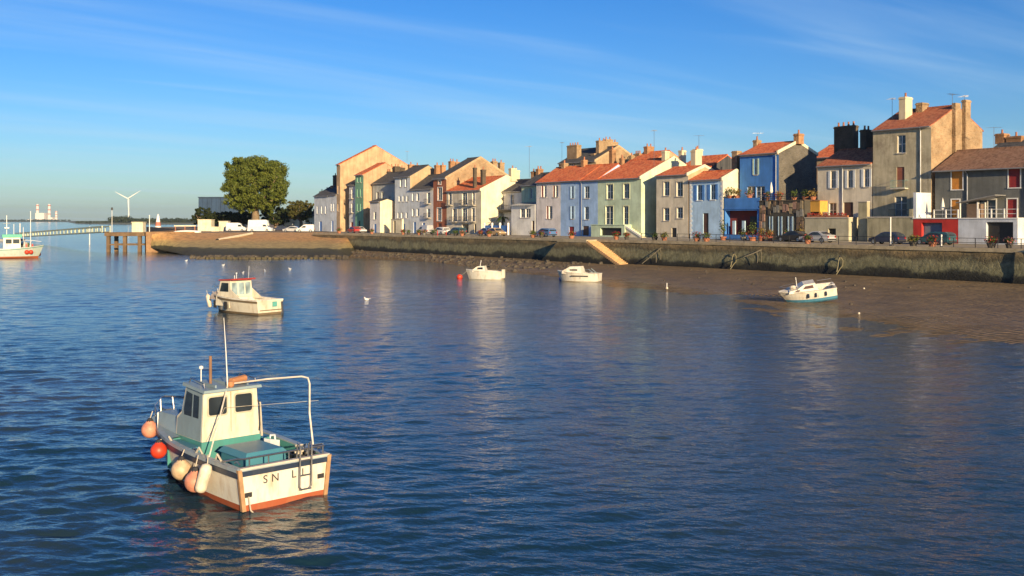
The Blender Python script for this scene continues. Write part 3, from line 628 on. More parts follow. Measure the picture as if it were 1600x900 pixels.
house('narrow pale green house behind the glazed veranda', 815, 838, 15, 289, PGREEN, PGREEN, SLATE, depth=8, rise=2.2, wins=[('s', 828, 294, 832, 310, GRN)], chims=[(843, 264, 4, .8, 1.2, BRICKY, 2), (834, 268, 4, .7, .9, BRICKY, 1)], ants=[(827, 228, 4, 6)])
house('white house with a long balcony behind blue railings', 774, 815, 17, 299, WHT, PALE, SLATE, depth=9, rise=2.3, wins=[('F', 782, 305, 787, 327), ('F', 798, 304, 803, 327), ('F', 782, 334, 787, 362), ('c', 800, 336, 806, 350)], chims=[(806, 266, 6, .9, 1.3, CREAM, 1)])
house('beige house with balconies, red roof and cream sunlit gable', 698, 752, 12, 297.5, BEIGE2, CRW, RED_TILE, apex=(792, 275.5), verge=CRW, trim=WHITE, sill=WHITE, wins=[('f', 701, 301, 706, 320), ('f', 722, 301, 730, 320), ('f', 738, 300, 742, 320), ('f', 707, 326, 714, 346), ('f', 722, 325, 730, 346), ('f', 737, 325, 742, 346), ('d', 741, 350, 744, 364, BLK), ('g', 722, 350, 732, 364, BLK)],
      chims=[(801, 263, 7.5, .9, 1.3, CREAM, 1), (755, 265, 2.2, .7, .8, SHADE_STONE, 1), (742, 262, .8, .5, .6, SHADE_STONE, 1)])
house('red brick house with slate roof and tall sunlit rubble gable', 677, 697.5, 12, 278.5, BRICK, RUB, SLATE, apex=(751, 246.5), verge=SAND, trim=WHITE, sill=WHITE, wins=[('c', 684, 293, 691, 313), ('c', 683, 325, 690, 345), ('w', 685, 282, 689, 288), ('d', 684, 349, 690, 366, WOOD)], chims=[(772, 252, 12, .9, 1.1, RUB, 2), (783, 254, 14.5, .9, 1.1, RUB, 1), (706, 252, 8.4, .9, 1.2, BRICKY, 2), (714, 253, 10, .9, 1.0, BRICKY, 1)])
house('pale grey house with a flowered balcony left of the brick house', 656, 677, 12, 294.5, PALE, SAND, SLATE, depth=9, rise=3, wins=[('f', 667, 301, 672, 318), ('f', 667, 326, 672, 340), ('d', 660, 348, 664, 366, BLP)], chims=[(683, 258, 5, .8, 1.0, BRICKY, 1), (692, 258, 6, .8, 1.0, BRICKY, 1)])
house('pale blue white house with two blue windows per floor', 641, 656, 12, 295.5, ICE, SAND, SLATE, depth=9, rise=3, wins=[('c', 644, 302, 647, 314), ('c', 651, 302, 654.5, 314), ('c', 644, 326, 647.5, 338), ('c', 651, 326, 654.5, 338), ('d', 646, 347, 650, 366, BLP)], chims=[(656, 262, 4.5, .8, 1.0, BRICKY, 1), (666, 263, 6, .8, 1.0, BRICKY, 1)])
house('tall bluish white house with rows of narrow windows', 617, 641, 12, 276, ICE, SAND, SLATE, depth=9, rise=2.4, wins=[(k, a, b, a + 3, c) for k, b, c, xs in (('c', 279, 292, (625, 633)), ('c', 306, 315, (623, 629, 635)), ('c', 332, 341, (621, 627, 634))) for a in xs] + [('d', 629, 350, 633, 367, BLP)], chims=[(642, 257, 4.5, .8, 1.2, BRICKY, 1), (652, 258, 6.5, .9, 1.1, BRICKY, 1)])
house('grey white shaded house behind the small cream house', 582, 617, 14, 285.5, SHADEG, SAND, SLATE, depth=8, rise=2.4, wins=[('c', 588, 300, 592, 314), ('c', 596, 300, 600, 314), ('c', 607, 306, 611, 316), ('c', 607, 330, 611, 342)], chims=[(598, 268, 4, .8, 1.0, SHADE_STONE, 2), (608, 268, 4.5, .8, 1.0, SHADE_STONE, 2), (620, 260, 6, .8, 1.4, SHADE_STONE, 2), (628, 262, 8, .8, 1.2, SHADE_STONE, 1)])
house('slim green house with sunlit sand coloured gable', 555, 568, 12, 273, TEALG, SAND, RED_TILE, apex=(602, 255), verge=None, wins=[('c', 558, 276, 560, 285), ('c', 563, 276, 565, 285), ('c', 558, 295, 560, 308), ('c', 563, 295, 565, 308), ('c', 558, 318, 560, 330), ('c', 563, 318, 565, 330), ('d', 560, 345, 563, 364, BLK)], chims=[(612, 260, 8, .6, .9, BRICKY, 1)])
house('slim white house with iron balconies left of the green house', 545.5, 555, 12.5, 289, PALE, PALE, SLATE, depth=7, rise=1.6, wins=[('f', 549, 296, 552, 310), ('f', 549, 318, 552, 332), ('d', 548, 347, 552, 364, DRED)])
house('tallest building of the row with a huge plain sunlit gable', 526, 531.5, 12, 257, SAND, SAND, RED_TILE, apex=(588, 228), verge=None, left_gable=SAND, wins=[('c', 527.5, 290, 529.5, 303), ('c', 527.5, 318, 529.5, 330)], ants=[(636, 236, 17, 2.5)])
house('bluish white house in the shade of the tallest building', 514, 526, 12, 304, ICE, ICE, SLATE, depth=9, rise=2.5, wins=[('c', 517, 318, 519, 330), ('c', 521, 318, 523, 330), ('d', 518, 345, 521, 362, BLP)], chims=[(527, 274, 6, 1.0, 2.0, SHADE_STONE, 2), (521, 292, 4, .8, 1.2, RUB, 1)])
house('low grey white house at the far end of the row', 491, 514, 12, 306, ICE, SHADEG, SLATE, depth=9, rise=2.5, wins=[('c', 495, 322, 497, 334), ('c', 502, 322, 504, 334), ('c', 508, 322, 510, 334), ('d', 499, 346, 503, 361, BLP)], chims=[(513, 296, 4, .8, 1.4, RUB, 2), (503, 299, 4, .8, 1.1, SHADE_STONE, 1)])
# --- front buildings on the street edge
E, u, w, h = house('little cream house with flat parapet standing forward on the street', 578, 594, 9.5, 315, PALE, CRW, SLATE, depth=3.6, rise=.5, wins=[('c', 584, 331, 588, 343), ('d', 584, 350, 588, 366, BLP)], cat='house')
# --- houses behind the row
house('big slate roofed stone house with tall chimneys behind the row', 873, 931, 33, 253, SAND, RUB, SLATE, depth=12, rise=3.0, verge=SAND, group='houses behind the row', chims=[(897, 227, 2, 3.2, 1.2, RUB, 4), (940, 220, 4, .9, 2.2, RUB, 2), (950, 218, 7.5, .9, 2.0, RUB, 2), (958, 222, 11, .9, 2.0, RUB, 2), (930, 240, 3, 1, 1.4, RUB, 0)], wins=[('c', 892, 254, 898, 262)], ants=[(878, 222, 3, 4)])
house('red roofed house with brick chimneys behind the green house', 975, 1016, 34, 256, SAND, SAND, RED_TILE, depth=10, rise=2.4, group='houses behind the row', chims=[(1014, 229, 5, 1.0, 1.8, BRICKY, 2), (997, 240, 4, 1.6, .9, RUB, 3), (987, 243, 3, .8, .9, RUB, 1)])
house('house with a broad dark roof behind the light blue house', 1062, 1112, 21, 262, BEIGE2, SLATE, RED_TILE, apex=(1137, 243), group='houses behind the row', chims=[(1066, 235, 5, .8, 1.0, CREAM, 1), (1090, 233, 4.4, 1.0, 1.4, CREAM, 1)])
house('red roofed house glimpsed between the blue house and the dark chimneys', 1266, 1300, 32, 246, SAND, SAND, RED_TILE, depth=9, rise=2.0, group='houses behind the row')
house('dark roofed house with brick chimneys behind the dark grey house', 1540, 1640, 30, 238, SAND, SAND, SLATE, depth=10, rise=2.2, group='houses behind the row', chims=[(1566, 209, 4, 1.2, 1.4, BRICKY, 1), (1588, 213, 4, 2.0, 1.4, BRICKY, 1)])
house('old beige row house standing right of the dark grey house', 1650, 1760, 14, 240, BEIGE, BEIGE, OLD_TILE, depth=10, rise=2.6, wins=[('c', 1670, 262, 1684, 290), ('c', 1700, 262, 1714, 290)], group='houses along the quay')

# ================================================================ TERRACES AND GARAGES IN FRONT OF THE HOUSES
def block(label, cat, name, px0, px1, v, ytop, depth, wall, wins=(), side=None, capmat=None, group=None, base=ZS + .1, pxm=None, cap=.12):
    """flat topped front building with openings; returns the empty and its size"""
    u0, u1 = U(px0, v), U(px1, v); w = u1 - u0; h = Zv((px0 + px1) / 2, v, ytop) - base
    E = empty(name, P(u0, v, base), RZ, label, cat, group); lx = lambda px: U(px, v) - u0; lz = lambda px, y: Zv(px, v, y) - base
    holes = []; todo = []
    for q in wins:
        k, a, y0, b, y1 = q[:5]; mid = (a + b) / 2; hole = (max(.05, lx(a)), max(.02, lz(mid, y1)), min(w - .05, lx(b)), min(h - .1, lz(mid, y0)))
        holes.append(hole + ({'g': .5, 'o': 1.0}.get(k, .2),)); todo.append((k, hole, q[5] if len(q) > 5 else None))
    m = MB(); holes_wall(m, w, h, holes); m.quad((0, depth, 0), (0, 0, 0), (0, 0, h), (0, depth, h)); m.quad((w, 0, 0), (w, depth, 0), (w, depth, h), (w, 0, h)); m.build('front_wall', wall, E)
    MB().box(-.06, w + .06, -.08, depth, h, h + cap).build('terrace_slab', capmat or STONE_TRIM, E)
    for k, (x0, z0, x1, z1), c in todo:
        if k == 'g': door(E, x0, z0, x1, z1, c, .4, 2)
        elif k == 'd': door(E, x0, z0, x1, z1, c)
        elif k == 'c': window(E, x0, z0, x1, z1)
        elif k == 's': window(E, x0, z0, x1, z1); hw = (x1 - x0) * .45; shutter(E, x0 - hw, x0 - .02, z0, z1, c); shutter(E, x1 + .02, x1 + hw, z0, z1, c)
        elif k == 'o':
            MB().quad((x0, 1.0, z0), (x1, 1.0, z0), (x1, 1.0, z1), (x0, 1.0, z1)).build('inner_wall', c, E)
    return E, w, h + cap, lx, lz
def rail_posts(E, x0, x1, z, h, mat, n, y=.0, bars=(.45, .95), t=.12):
    for i in range(n): x = x0 + (x1 - x0 - t) * i / (n - 1); MB().box(x, x + t, y, y + t, z, z + h).build('post', mat, E)
    for b in bars: MB().box(x0 + .01, x1 - .01, y + .03, y + .07, z + h * b - .035, z + h * b + .02).build('rail', mat, E)
REDW = plaster('bright_red_render', (.52, .035, .028)); PWHITE = plaster('blue_white_render', (.58, .62, .68)); OLDW = plaster('old_garden_wall', (.42, .38, .25), .25, .4, (.30, .28, .18)); YEL = plaster('yellow_orange_render', (.66, .36, .07))
E, w, h, lx, lz = block('red fronted garage with grey blue doors below the terrace', 'garage', 'garage', 1427, 1497, 12, 342, 3, REDW, [('g', 1440, 348, 1472, 379, GDOOR)], capmat=WHITE)
rail_posts(E, lx(1458), w, h, .95, WHITE, 3)
MB().box(0, .4, 0, 3, h, h + 3.0).build('party_wall', PWHITE, E)
E, w, h, lx, lz = block('pale blue white garage with wide dark doorway and white terrace railing', 'garage', 'garage', 1497.3, 1590, 12, 342, 3, PWHITE, [('g', 1541, 347, 1583, 380, BLK)], capmat=WHITE)
rail_posts(E, lx(1528), w, h, 1.0, WHITE, 4)
E = empty('terrace_canopy', P(U(1499, 13), 13, ZS + .1 + h), RZ, 'grey sheet canopy on white posts above the terrace of the dark grey house', 'canopy')
for x, y in ((0, 0), (2.1, 0), (0, 1.6), (2.1, 1.6)): MB().box(x, x + .12, y, y + .12, 0, 1.75).build('post', WHITE, E)
MB().hexa([(-.3, -.3, 1.7), (4.4, -.3, 2.5), (4.4, 1.95, 2.5), (-.3, 1.95, 1.7)], [(-.3, -.3, 1.76), (4.4, -.3, 2.56), (4.4, 1.95, 2.56), (-.3, 1.95, 1.76)]).build('roof_sheet', plain('grey_sheet', (.33, .33, .33), .7), E)
MB().box(.3, 2.0, 1.0, 1.7, 0, 1.6).build('shed_panel', plain('shed_brown', (.16, .11, .08), .8), E)
def parasol(px, v, z, label, hgt=2.3):
    E = empty('parasol', P(U(px, v), v, z), 0, label, 'parasol', 'closed parasols')
    MB().tube([(0, 0, 0), (0, 0, hgt + .1)], .03, 6).build('pole', STEEL, E); MB().lathe(((.16, hgt * .42), (.24, hgt * .5), (.17, hgt * .75), (.04, hgt)), (0, 0, 0), 8).build('folded_canopy', plain('canvas', (.74, .72, .66), .9), E)
    MB().lathe(((.3, 0), (.3, .07), (.06, .1)), (0, 0, 0), 8).build('foot', DARK, E)
parasol(1473, 13.6, ZS + .1 + h, 'closed white parasol on the terrace of the dark grey house')
E, w, h, lx, lz = block('old beige garden wall in front of the tall stone house', 'wall', 'garden_wall', 1355, 1426.6, 12, 340, .4, OLDW, [])
MB().box(w - .5, w, -.05, .45, h, h + .9).build('pier', OLDW, E)
E, w, h, lx, lz = block('beige front terrace block with a small dark garage below red flowers', 'terrace', 'front_terrace', 1257.5, 1326, 12, 341, 3, plaster('pale_garden_wall', (.50, .46, .33)), [('g', 1294, 357, 1306, 380, BLK)])
FRED = leafmat('red_flowers', (.30, .02, .02), (.45, .05, .04)); PLG = leafmat('plant_leaves', (.05, .085, .02), (.13, .17, .04)); FYEL = leafmat('dry_leaves', (.20, .15, .04), (.28, .20, .06)); FPINK = leafmat('pink_flowers', (.5, .12, .12), (.55, .3, .28))
t = empty('flower_box', P(U(1257.5, 12), 12, ZS + .1 + h), RZ, 'long box of red flowers along the beige terrace edge', 'flower box')
MB().box(.3, w - .2, .02, .3, 0, .25).build('box', TERRA, t); m = MB(); rl = random.Random(11)
for i in range(16): m.leaves((.5 + i * (w - .8) / 16, .15, .38), (.3, .25, .22), 26, .08, rl)
m.build('flowers', FRED, t)['kind'] = 'stuff'
E, w, h, lx, lz = block('yellow orange balcony box beside the cream house', 'balcony', 'yellow_balcony', 1254, 1281, 13.2, 314, 1.6, YEL, [], base=Zv(1267, 13.2, 331), capmat=TERRA, cap=.06)
MB().box(0, .3, .2, .5, -(Zv(1267, 13.2, 331) - ZS - .1), 0).build('pillar', YEL, E); MB().box(w - .3, w, .2, .5, -(Zv(1267, 13.2, 331) - ZS - .1), 0).build('pillar', YEL, E)
E, w, h, lx, lz = block('stone gate pillars and wall left of the tall stone house', 'wall', 'gate_wall', 1341, 1354.5, 12.6, 316, .6, OLDW, [])
E, w, h, lx, lz = block('strong blue balcony terrace over a dark red loggia', 'terrace', 'blue_terrace', 1131.5, 1186, 12, 327, 3, BLUE, [('o', 1133, 329, 1183, 366.5, plaster('dark_red_render', (.25, .035, .025)))], capmat=BLUE)
m = MB(); m.box(0, w, 0, .15, h, h + 1.45); m.build('parapet', BLUE, E)
for px in (1146, 1161): MB().box(lx(px) - .25, lx(px) + .25, .05, .25, 0, 2.6).build('louvred_shutter', LBP, E)
MB().box(lx(1169), lx(1183), .4, .5, 0, 3.2).build('door', BLK, E)
E, w, h, lx, lz = block('ground floor faced with rough coloured stones below a roof terrace', 'terrace', 'stone_clad_front', 1186.5, 1257, 12, 314, 3, plain('cladding_mortar', (.06, .055, .045), .9), [('s', 1203.5, 338, 1206.5, 361, LBP), ('s', 1217.5, 338, 1221, 372, LBP), ('s', 1233, 338, 1237.5, 361, LBP)], capmat=SHADE_STONE)
cm = [plain('clad_stone_%s' % n, c, .85, .3, 3) for n, c in (('tan', (.36, .27, .16)), ('brown', (.16, .11, .075)), ('grey', (.22, .21, .19)), ('dark', (.07, .06, .05)), ('pink', (.33, .20, .15)), ('buff', (.30, .24, .15)))]
rs = random.Random(4); x = .05
occ = [(lx(a) - .1, lz(a, z1) - .05, lx(b) + .1, lz(b, z0) + .1) for a, z0, b, z1 in ((1199, 337, 1209, 362), (1213, 337, 1225, 372), (1228, 337, 1241, 362))]
while x < w - .4:
    cw = .38 + .3 * rs.random(); z = .05
    while z < h - .7:
        ch = .4 + .75 * rs.random(); x1, z1 = min(w - .03, x + cw - .05), min(h - .15, z + ch - .05)
        if not any(a < x1 and x < c and b < z1 and z < d for a, b, c, d in occ):
            j = lambda: (rs.random() - .5) * .1
            b_ = [(x + j(), .0, z + j()), (x1 + j(), .0, z + j()), (x1 + j(), .0, z1 + j()), (x + j(), .0, z1 + j())]; o = -.05 - .06 * rs.random()
            MB().hexa([(p[0], .02, p[2]) for p in b_], [(p[0] * .96 + (x + x1) * .02, o, p[2] * .96 + (z + z1) * .02) for p in b_]).build('cladding_stone', rs.choice(cm), E)
        z += ch
    x += cw
rail_posts(E, .1, w, h, .85, DARK, 8, bars=(.3, .6, .95), t=.05)
parasol(1205, 13.3, ZS + .1 + h, 'closed white parasol on the stone faced terrace', 2.5)
E, w, h, lx, lz = block('sage green garage plinth with a dark double opening', 'garage', 'green_plinth', 923.5, 976, 10.6, 352, 1.4, GREEN, [('g', 938, 356, 971, 368, BLK)], capmat=GREEN)
E = empty('outside_stair', P(U(975.5, 10.8), 10.8, ZS + .1), RZ, 'white outside stair descending from the green house landing', 'stair'); n = 9
for i in range(n): MB().box(i * .42, i * .42 + .44, 0, 1.1, 0, 1.72 * (1 - (i + .5) / n)).build('step', CRW, E)
MB().prism([(0, 1.7), (0, 2.0), (3.95, .3), (3.95, .02)], -.12, .0).build('stringer', WHITE, E)
E, w, h, lx, lz = block('white glazed veranda with ribbed eave in front of the pale green house', 'veranda', 'veranda', 799, 836, 12, 321, 3, WHT, [('c', 813, 326, 820, 340), ('c', 821, 326, 829, 340), ('d', 831, 345, 835, 364, WOOD)], capmat=WHITE)
m = MB()
for i in range(10): a = w * i / 10; m.hexa([(a, -.6, h - .15), (a + w / 20, -.6, h - .15), (a + w / 20, 3, h + .5), (a, 3, h + .5)], [(a, -.6, h - .09), (a + w / 20, -.6, h - .09), (a + w / 20, 3, h + .56), (a, 3, h + .56)])
m.build('roof_slats', ZINC, E)
E = empty('blue_fence', P(U(757, 10.6), 10.6, ZS + .1), RZ, 'blue panel fence between white round posts', 'fence'); wv = U(794, 10.6) - U(757, 10.6)
for i in range(4): MB().lathe(((.2, 0), (.2, 1.9), (.26, 1.95), (.15, 2.25)), (wv * i / 3, 0, 0), 10).build('post', WHITE, E)
for i in range(3): MB().box(wv * i / 3 + .22, wv * (i + 1) / 3 - .22, -.04, .04, .1, 1.75).build('panel', BLP, E)
E, w, h, lx, lz = block('low cream yard wall beside the little cream house', 'wall', 'yard_wall', 611, 628, 9.3, 343, .4, CRW, [('d', 615, 345, 618, 366, BLK)])
E, w, h, lx, lz = block('long white flowered balcony of the white house', 'balcony', 'long_balcony', 774.5, 813, 16, 328, 1.0, DARK, [], base=Zv(790, 16, 331.5), cap=.05)
rail_posts(E, 0, w, h, .9, DARK, 14, bars=(.1, .95), t=.05)
# palm standing in the yard of the white house
def palm(loc, hgt, label, n=14, ln=1.6):
    E = empty('palm', loc, 0, label, 'palm'); MB().tube([(0, 0, 0), (.05, 0, hgt * .5), (0, .05, hgt)], [.2, .15, .16], 7).build('trunk', plain('palm_trunk', (.12, .09, .06), .9), E)
    m = MB()
    for i in range(n):
        a = 6.283 * i / n + R.random(); up = .2 + .9 * R.random(); d = Vector((math.cos(a), math.sin(a), 0)); s = Vector((-d.y, d.x, 0))
        for j in range(5):
            p = lambda t: Vector((0, 0, hgt)) + d * ln * t + Vector((0, 0, up * t - 1.3 * t * t)); t0, t1 = j / 5, (j + 1) / 5; w0, w1 = .22 * math.sin(math.pi * (t0 * .9 + .08)), .22 * math.sin(math.pi * (t1 * .9 + .08))
            m.quad(p(t0) - s * w0, p(t0) + s * w0, p(t1) + s * w1, p(t1) - s * w1)
    m.build('fronds', PLG, E)
palm(P(U(785, 13.5), 13.5, ZS + .1), 3.2, 'small palm in front of the white house with the balcony')

# ================================================================ STAIR BLOCK AND FITTINGS ON THE QUAY WALL
E = empty('quay_stairs', P(U(888, 0), 0, 0), RZ, 'double flight stone stairs projecting from the quay wall, right flight sunlit', 'stairs'); u0 = U(888, 0)
xl, xr, xe, xb = U(850, -1.2) - u0, U(926, -1) - u0, U(974, -1.6) - u0, 0.0; zt = 3.85; zb = .95
MB().prism([(xl, .3), (xb, zt - .2), (xr, zt - .2), (xe, .6), (xe, .2), (xl, .2)], -2.1, -.1).build('stair_body', QW, E, loc=None)
STEPM = plain('sun_toned_step_stone', (.50, .31, .15), .85, .25, 2, bmp=.02); n = 20  # right flight: warm sunlight painted into the step colour
me0 = None
for i in range(n):
    f0 = i / n; x0 = xr + (xe - xr) * f0; x1 = xr + (xe - xr) * (i + 1) / n; z1 = zt - (zt - .55) * f0
    if me0 is None:
        o = MB().box(0, x1 - x0 + .04, -2.14, -.12, -.42, .02).build('step', STEPM, E); me0 = o.data
    else: o = bpy.data.objects.new('step', me0); COL.objects.link(o); o.parent = E
    o.location = (x0, 0, z1)
me0 = None
for i in range(n):
    f0 = (i + .5) / n; x1 = xb - (xb - xl) * i / n; x0 = xb - (xb - xl) * (i + 1) / n; z1 = zt - (zt - .3) * i / n
    if me0 is None: o = MB().box(-(x1 - x0) - .04, 0, -1.9, -.14, -.42, .02).build('step', COPE, E); me0 = o.data
    else: o = bpy.data.objects.new('step', me0); COL.objects.link(o); o.parent = E
    o.location = (x1, 0, z1)
MB().box(xb, xr, -2.16, -.14, zt - .2, zt + .2).build('landing', COPE, E)
# steel ladder recess, mooring spars and rope fenders hung on the wall
SPAR = plain('driftwood', (.17, .15, .11), .9, .3, 3)
for px0, y0, px1, y1, lab in ((1003, 412, 1033, 387, 'pale mooring spar with hanging ropes leaning on the quay wall below the beige house'), (874, 411, 906, 398, 'pale mooring spar leaning out over the rubble by the stairs'), (1163, 401, 1190, 390, 'pale mooring spar slung on the wall below the blue terrace')):
    va, vb = -1.6, -.45; a = P(U(px0, va), va, Zv(px0, va, y0)); b = P(U(px1, vb), vb, Zv(px1, vb, y1)); E = empty('mooring_spar', a, 0, lab, 'spar', 'mooring spars on the quay wall')
    MB().tube([Vector((0, 0, 0)), (b - a) * .5 + Vector((0, 0, -.05)), b - a], [.05, .065, .06], 6).build('pole', SPAR, E)
    for t in (.72, .95): q = (b - a) * t; MB().tube([q, q + Vector((.1, -.1, -.6)), q + Vector((.05, -.05, -1.1 - .4 * t))], .035, 5).build('rope', SPAR, E)
for px, y, lab in ((1313, 408, 'knotted rope fender hanging low on the quay wall above the beached cruiser'), (1147, 402, 'dark rope bundle and post on the quay wall right of the spar')):
    v = -.55; a = P(U(px, v), v, Zv(px, v, y)); E = empty('rope_fender', a, 0, lab, 'rope fender'); m = MB()
    m.tube([(0, 0, .5), (.25, -.1, .1), (.22, -.12, -.5), (-.1, -.1, -.9), (-.55, -.3, -1.5)], .05, 6); m.tube([(0, 0, .5), (-.22, -.1, .1), (-.3, -.12, -.5), (-.5, -.3, -1.2)], .06, 6); m.build('rope', plain('weedy_rope', (.20, .18, .11), .9), E); MB().ball((0, .02, .5), .14, 8).build('ring', DARK, E)
# railing along the quay edge
u0, u1 = U(1002, .1), UEND - 20; E = empty('quay_railing', P(u0, .12, ZS + .01), RZ, 'dark iron railing with two rails along the quay edge', 'railing'); L_ = u1 - u0; n = int(L_ / 2.3); pm = None
for i in range(n + 1):
    if pm is None: o = MB().box(-.03, .03, -.03, .03, 0, .95).build('post', DARK, E); pm = o.data
    else: o = bpy.data.objects.new('post', pm); COL.objects.link(o); o.parent = E
    o.location = (L_ * i / n, 0, 0)
for z in (.5, .95): MB().tube([(0, 0, z), (L_, 0, z)], .028, 5).build('rail', DARK, E)

# ================================================================ CARS
RUB_T = plain('tyre_rubber', (.02, .02, .02), .8); RIM = plain('wheel_rim', (.45, .45, .45), .35, .1, 3, .7); CGL = glassy('car_glass', (.03, .04, .05), .05)
def paint(name, col):
    if name in _M: return _M[name]
    m, N, Lk, b = nt(name); b.inputs['Base Color'].default_value = (*col, 1); b.inputs['Roughness'].default_value = .35; b.inputs['Coat Weight'].default_value = .6; b.inputs['Coat Roughness'].default_value = .06
    c = ramp(N, Lk, noise_node(N, Lk, pos(N), 1.2, 3), ((.3, mul(col, .9)), (.7, mul(col, 1.05)))); Lk.new(c, b.inputs['Base Color']); _M[name] = m; return m
PROF = {  # outline (x, z) front to rear; glass spans between marked indices
 'hatch': (3.9, .84, [(0, .45), (.06, .68), (.95, .88), (1.65, 1.32), (2.1, 1.44), (2.9, 1.43), (3.55, 1.2), (3.82, .92), (3.88, .5)], .88, 2, 7),
 'sedan': (4.4, .86, [(0, .45), (.06, .68), (1.15, .88), (1.85, 1.32), (2.25, 1.42), (3.0, 1.40), (3.7, 1.02), (4.3, .94), (4.38, .5)], .9, 2, 6),
 'estate': (4.4, .86, [(0, .45), (.06, .68), (1.1, .9), (1.8, 1.34), (2.2, 1.46), (3.8, 1.45), (4.2, 1.25), (4.34, .95), (4.38, .5)], .92, 2, 7),
 'van': (4.2, .88, [(0, .5), (.06, .8), (.85, 1.02), (1.5, 1.55), (1.75, 1.75), (2.2, 1.82), (4.05, 1.82), (4.14, 1.0), (4.18, .5)], 1.05, 2, 4),
 'camper': (5.9, 1.05, [(0, .6), (.06, .95), (.8, 1.2), (1.35, 1.85), (1.0, 2.1), (1.05, 2.75), (1.5, 2.95), (5.7, 2.9), (5.85, .6)], 1.3, 2, 3),
 'bus': (5.0, .98, [(0, .55), (.06, .95), (.6, 1.15), (1.2, 1.8), (1.55, 2.1), (2.0, 2.2), (4.85, 2.2), (4.95, 1.2), (5.0, .55)], 1.2, 2, 4)}
def car(kind, col, loc, rz, label, group='cars parked along the quay', name='parked_car', cat='car'):
    L_, W, pr, belt, g0, g1 = PROF[kind]; E = empty(name, loc, rz, label, cat, group); m = MB(); n = len(pr)
    hw = lambda z: W if z <= belt else W - (z - belt) * .28
    vs = []
    for x, z in pr:
        tp = W * .93 if x < .3 or x > L_ - .2 else W
        for s in (-1, 1): vs += [(x, s * tp * .96, .24), (x, s * tp, min(z, belt) * .98), (x, s * min(tp, hw(z)), z)]
    fs = []
    for i in range(n - 1):
        a, b = i * 6, (i + 1) * 6
        fs += [(a, b, b + 1, a + 1), (a + 1, b + 1, b + 2, a + 2), (a + 3, a + 4, b + 4, b + 3), (a + 4, a + 5, b + 5, b + 4), (a + 2, b + 2, b + 5, a + 5)]
    fs += [(0, 1, 2, 5, 4, 3), tuple((n - 1) * 6 + k for k in (3, 4, 5, 2, 1, 0))]
    m.add(vs, fs); m.build('body', col, E)
    top = lambda i, s, e=.012: Vector((pr[i][0], s * (hw(pr[i][1]) + e), pr[i][1]))
    # side glass: between belt and roof
    xs = [p[0] for p in pr]; 
    gl = [(pr[g0][0] + .25, belt + .02), (pr[g0 + 1][0] + .12, pr[g0 + 1][1] - .06), (pr[g0 + 2][0] + .05, pr[g0 + 2][1] - .1), (pr[g1 - 1][0] - .12, pr[g1 - 1][1] - .1), (pr[g1][0] - .22, belt + .02)] if kind in ('hatch', 'sedan', 'estate') else [(pr[g0][0] + .3, belt + .02), (pr[g0 + 1][0] + .1, pr[g0 + 1][1] - .08), (pr[g0 + 1][0] + .75, pr[g0 + 1][1] - .08), (pr[g0 + 1][0] + .75, belt + .02)]
    for s in (-1, 1):
        q = [(x, s * (hw(z) + .012), z) for x, z in gl]; MB().add(q, (tuple(range(len(q))) if s < 0 else tuple(reversed(range(len(q)))),)).build('side_window', CGL, E)
    i = g0
    def scr(i0, i1, nm):
        a, b = Vector((pr[i0][0], 0, pr[i0][1])), Vector((pr[i1][0], 0, pr[i1][1])); nn = Vector((-(b - a).z, 0, (b - a).x)).normalized() * .014
        p, q = a.lerp(b, .12) + nn, a.lerp(b, .95) + nn; w0, w1 = hw(p.z) - .1, hw(q.z) - .1
        MB().quad((p.x, -w0, p.z), (q.x, -w1, q.z), (q.x, w1, q.z), (p.x, w0, p.z)).build(nm, CGL, E)
    scr(g0, g0 + 1, 'windscreen')
    if kind in ('hatch', 'sedan', 'estate'): scr(g1 - 1, g1, 'rear_window')
    r = .31 if kind in ('hatch', 'sedan', 'estate') else .34
    for x in (L_ * .18, L_ * .8):
        for s in (-1, 1):
            t = MB(); nn = 14; ring = lambda y, q: [(x + q * math.cos(2 * math.pi * j / nn), y, r + q * math.sin(2 * math.pi * j / nn)) for j in range(nn)]
            y0, y1 = s * (W - .2), s * (W + .015); t.add(ring(y0, r) + ring(y1, r) + ring(y1, r * .66), [(j, (j + 1) % nn, nn + (j + 1) % nn, nn + j) for j in range(nn)] + [(nn + j, nn + (j + 1) % nn, 2 * nn + (j + 1) % nn, 2 * nn + j) for j in range(nn)])
            wo_ = t.build('wheel', RUB_T, E); MB().add(ring(s * (W + .006), r * .66), (tuple(range(nn)),)).build('rim', RIM, wo_)
    for s in (-1, 1):
        MB().box(-.02, .14, s * W * .72 - .14, s * W * .72 + .14, .58, .7).build('headlight', plain('lamp_glass', (.7, .7, .68), .15), E)
        MB().box(L_ - .1, L_ + .0, s * W * .8 - .1, s * W * .8 + .08, .62, .86).build('tail_light', plain('tail_lamp', (.4, .02, .02), .3), E)
    MB().box(-.05, .1, -W * .9, W * .9, .28, .46).build('bumper', DARK if kind != 'camper' else WHITE, E); MB().box(L_ - .08, L_ + .04, -W * .9, W * .9, .3, .48).build('bumper', DARK if kind != 'camper' else WHITE, E)
    return E
def qcar(kind, col, px, v, flip, label, L_=None, **k):
    L_ = PROF[kind][0]; u = U(px, v); d = L_ / 2
    loc = P(u + (d if flip else -d), v, ZS); return car(kind, col, loc, RZ + (math.pi if flip else 0), label, **k)
WP = paint('white_car_paint', (.76, .75, .72)); SV = paint('silver_car_paint', (.42, .43, .45)); NB = paint('navy_car_paint', (.02, .03, .07)); TG = paint('teal_car_paint', (.03, .09, .11)); BP = paint('blue_car_paint', (.08, .17, .36)); TN = paint('tan_car_paint', (.50, .33, .16)); BK = paint('black_car_paint', (.02, .02, .022)); RD = paint('red_car_paint', (.38, .03, .03))
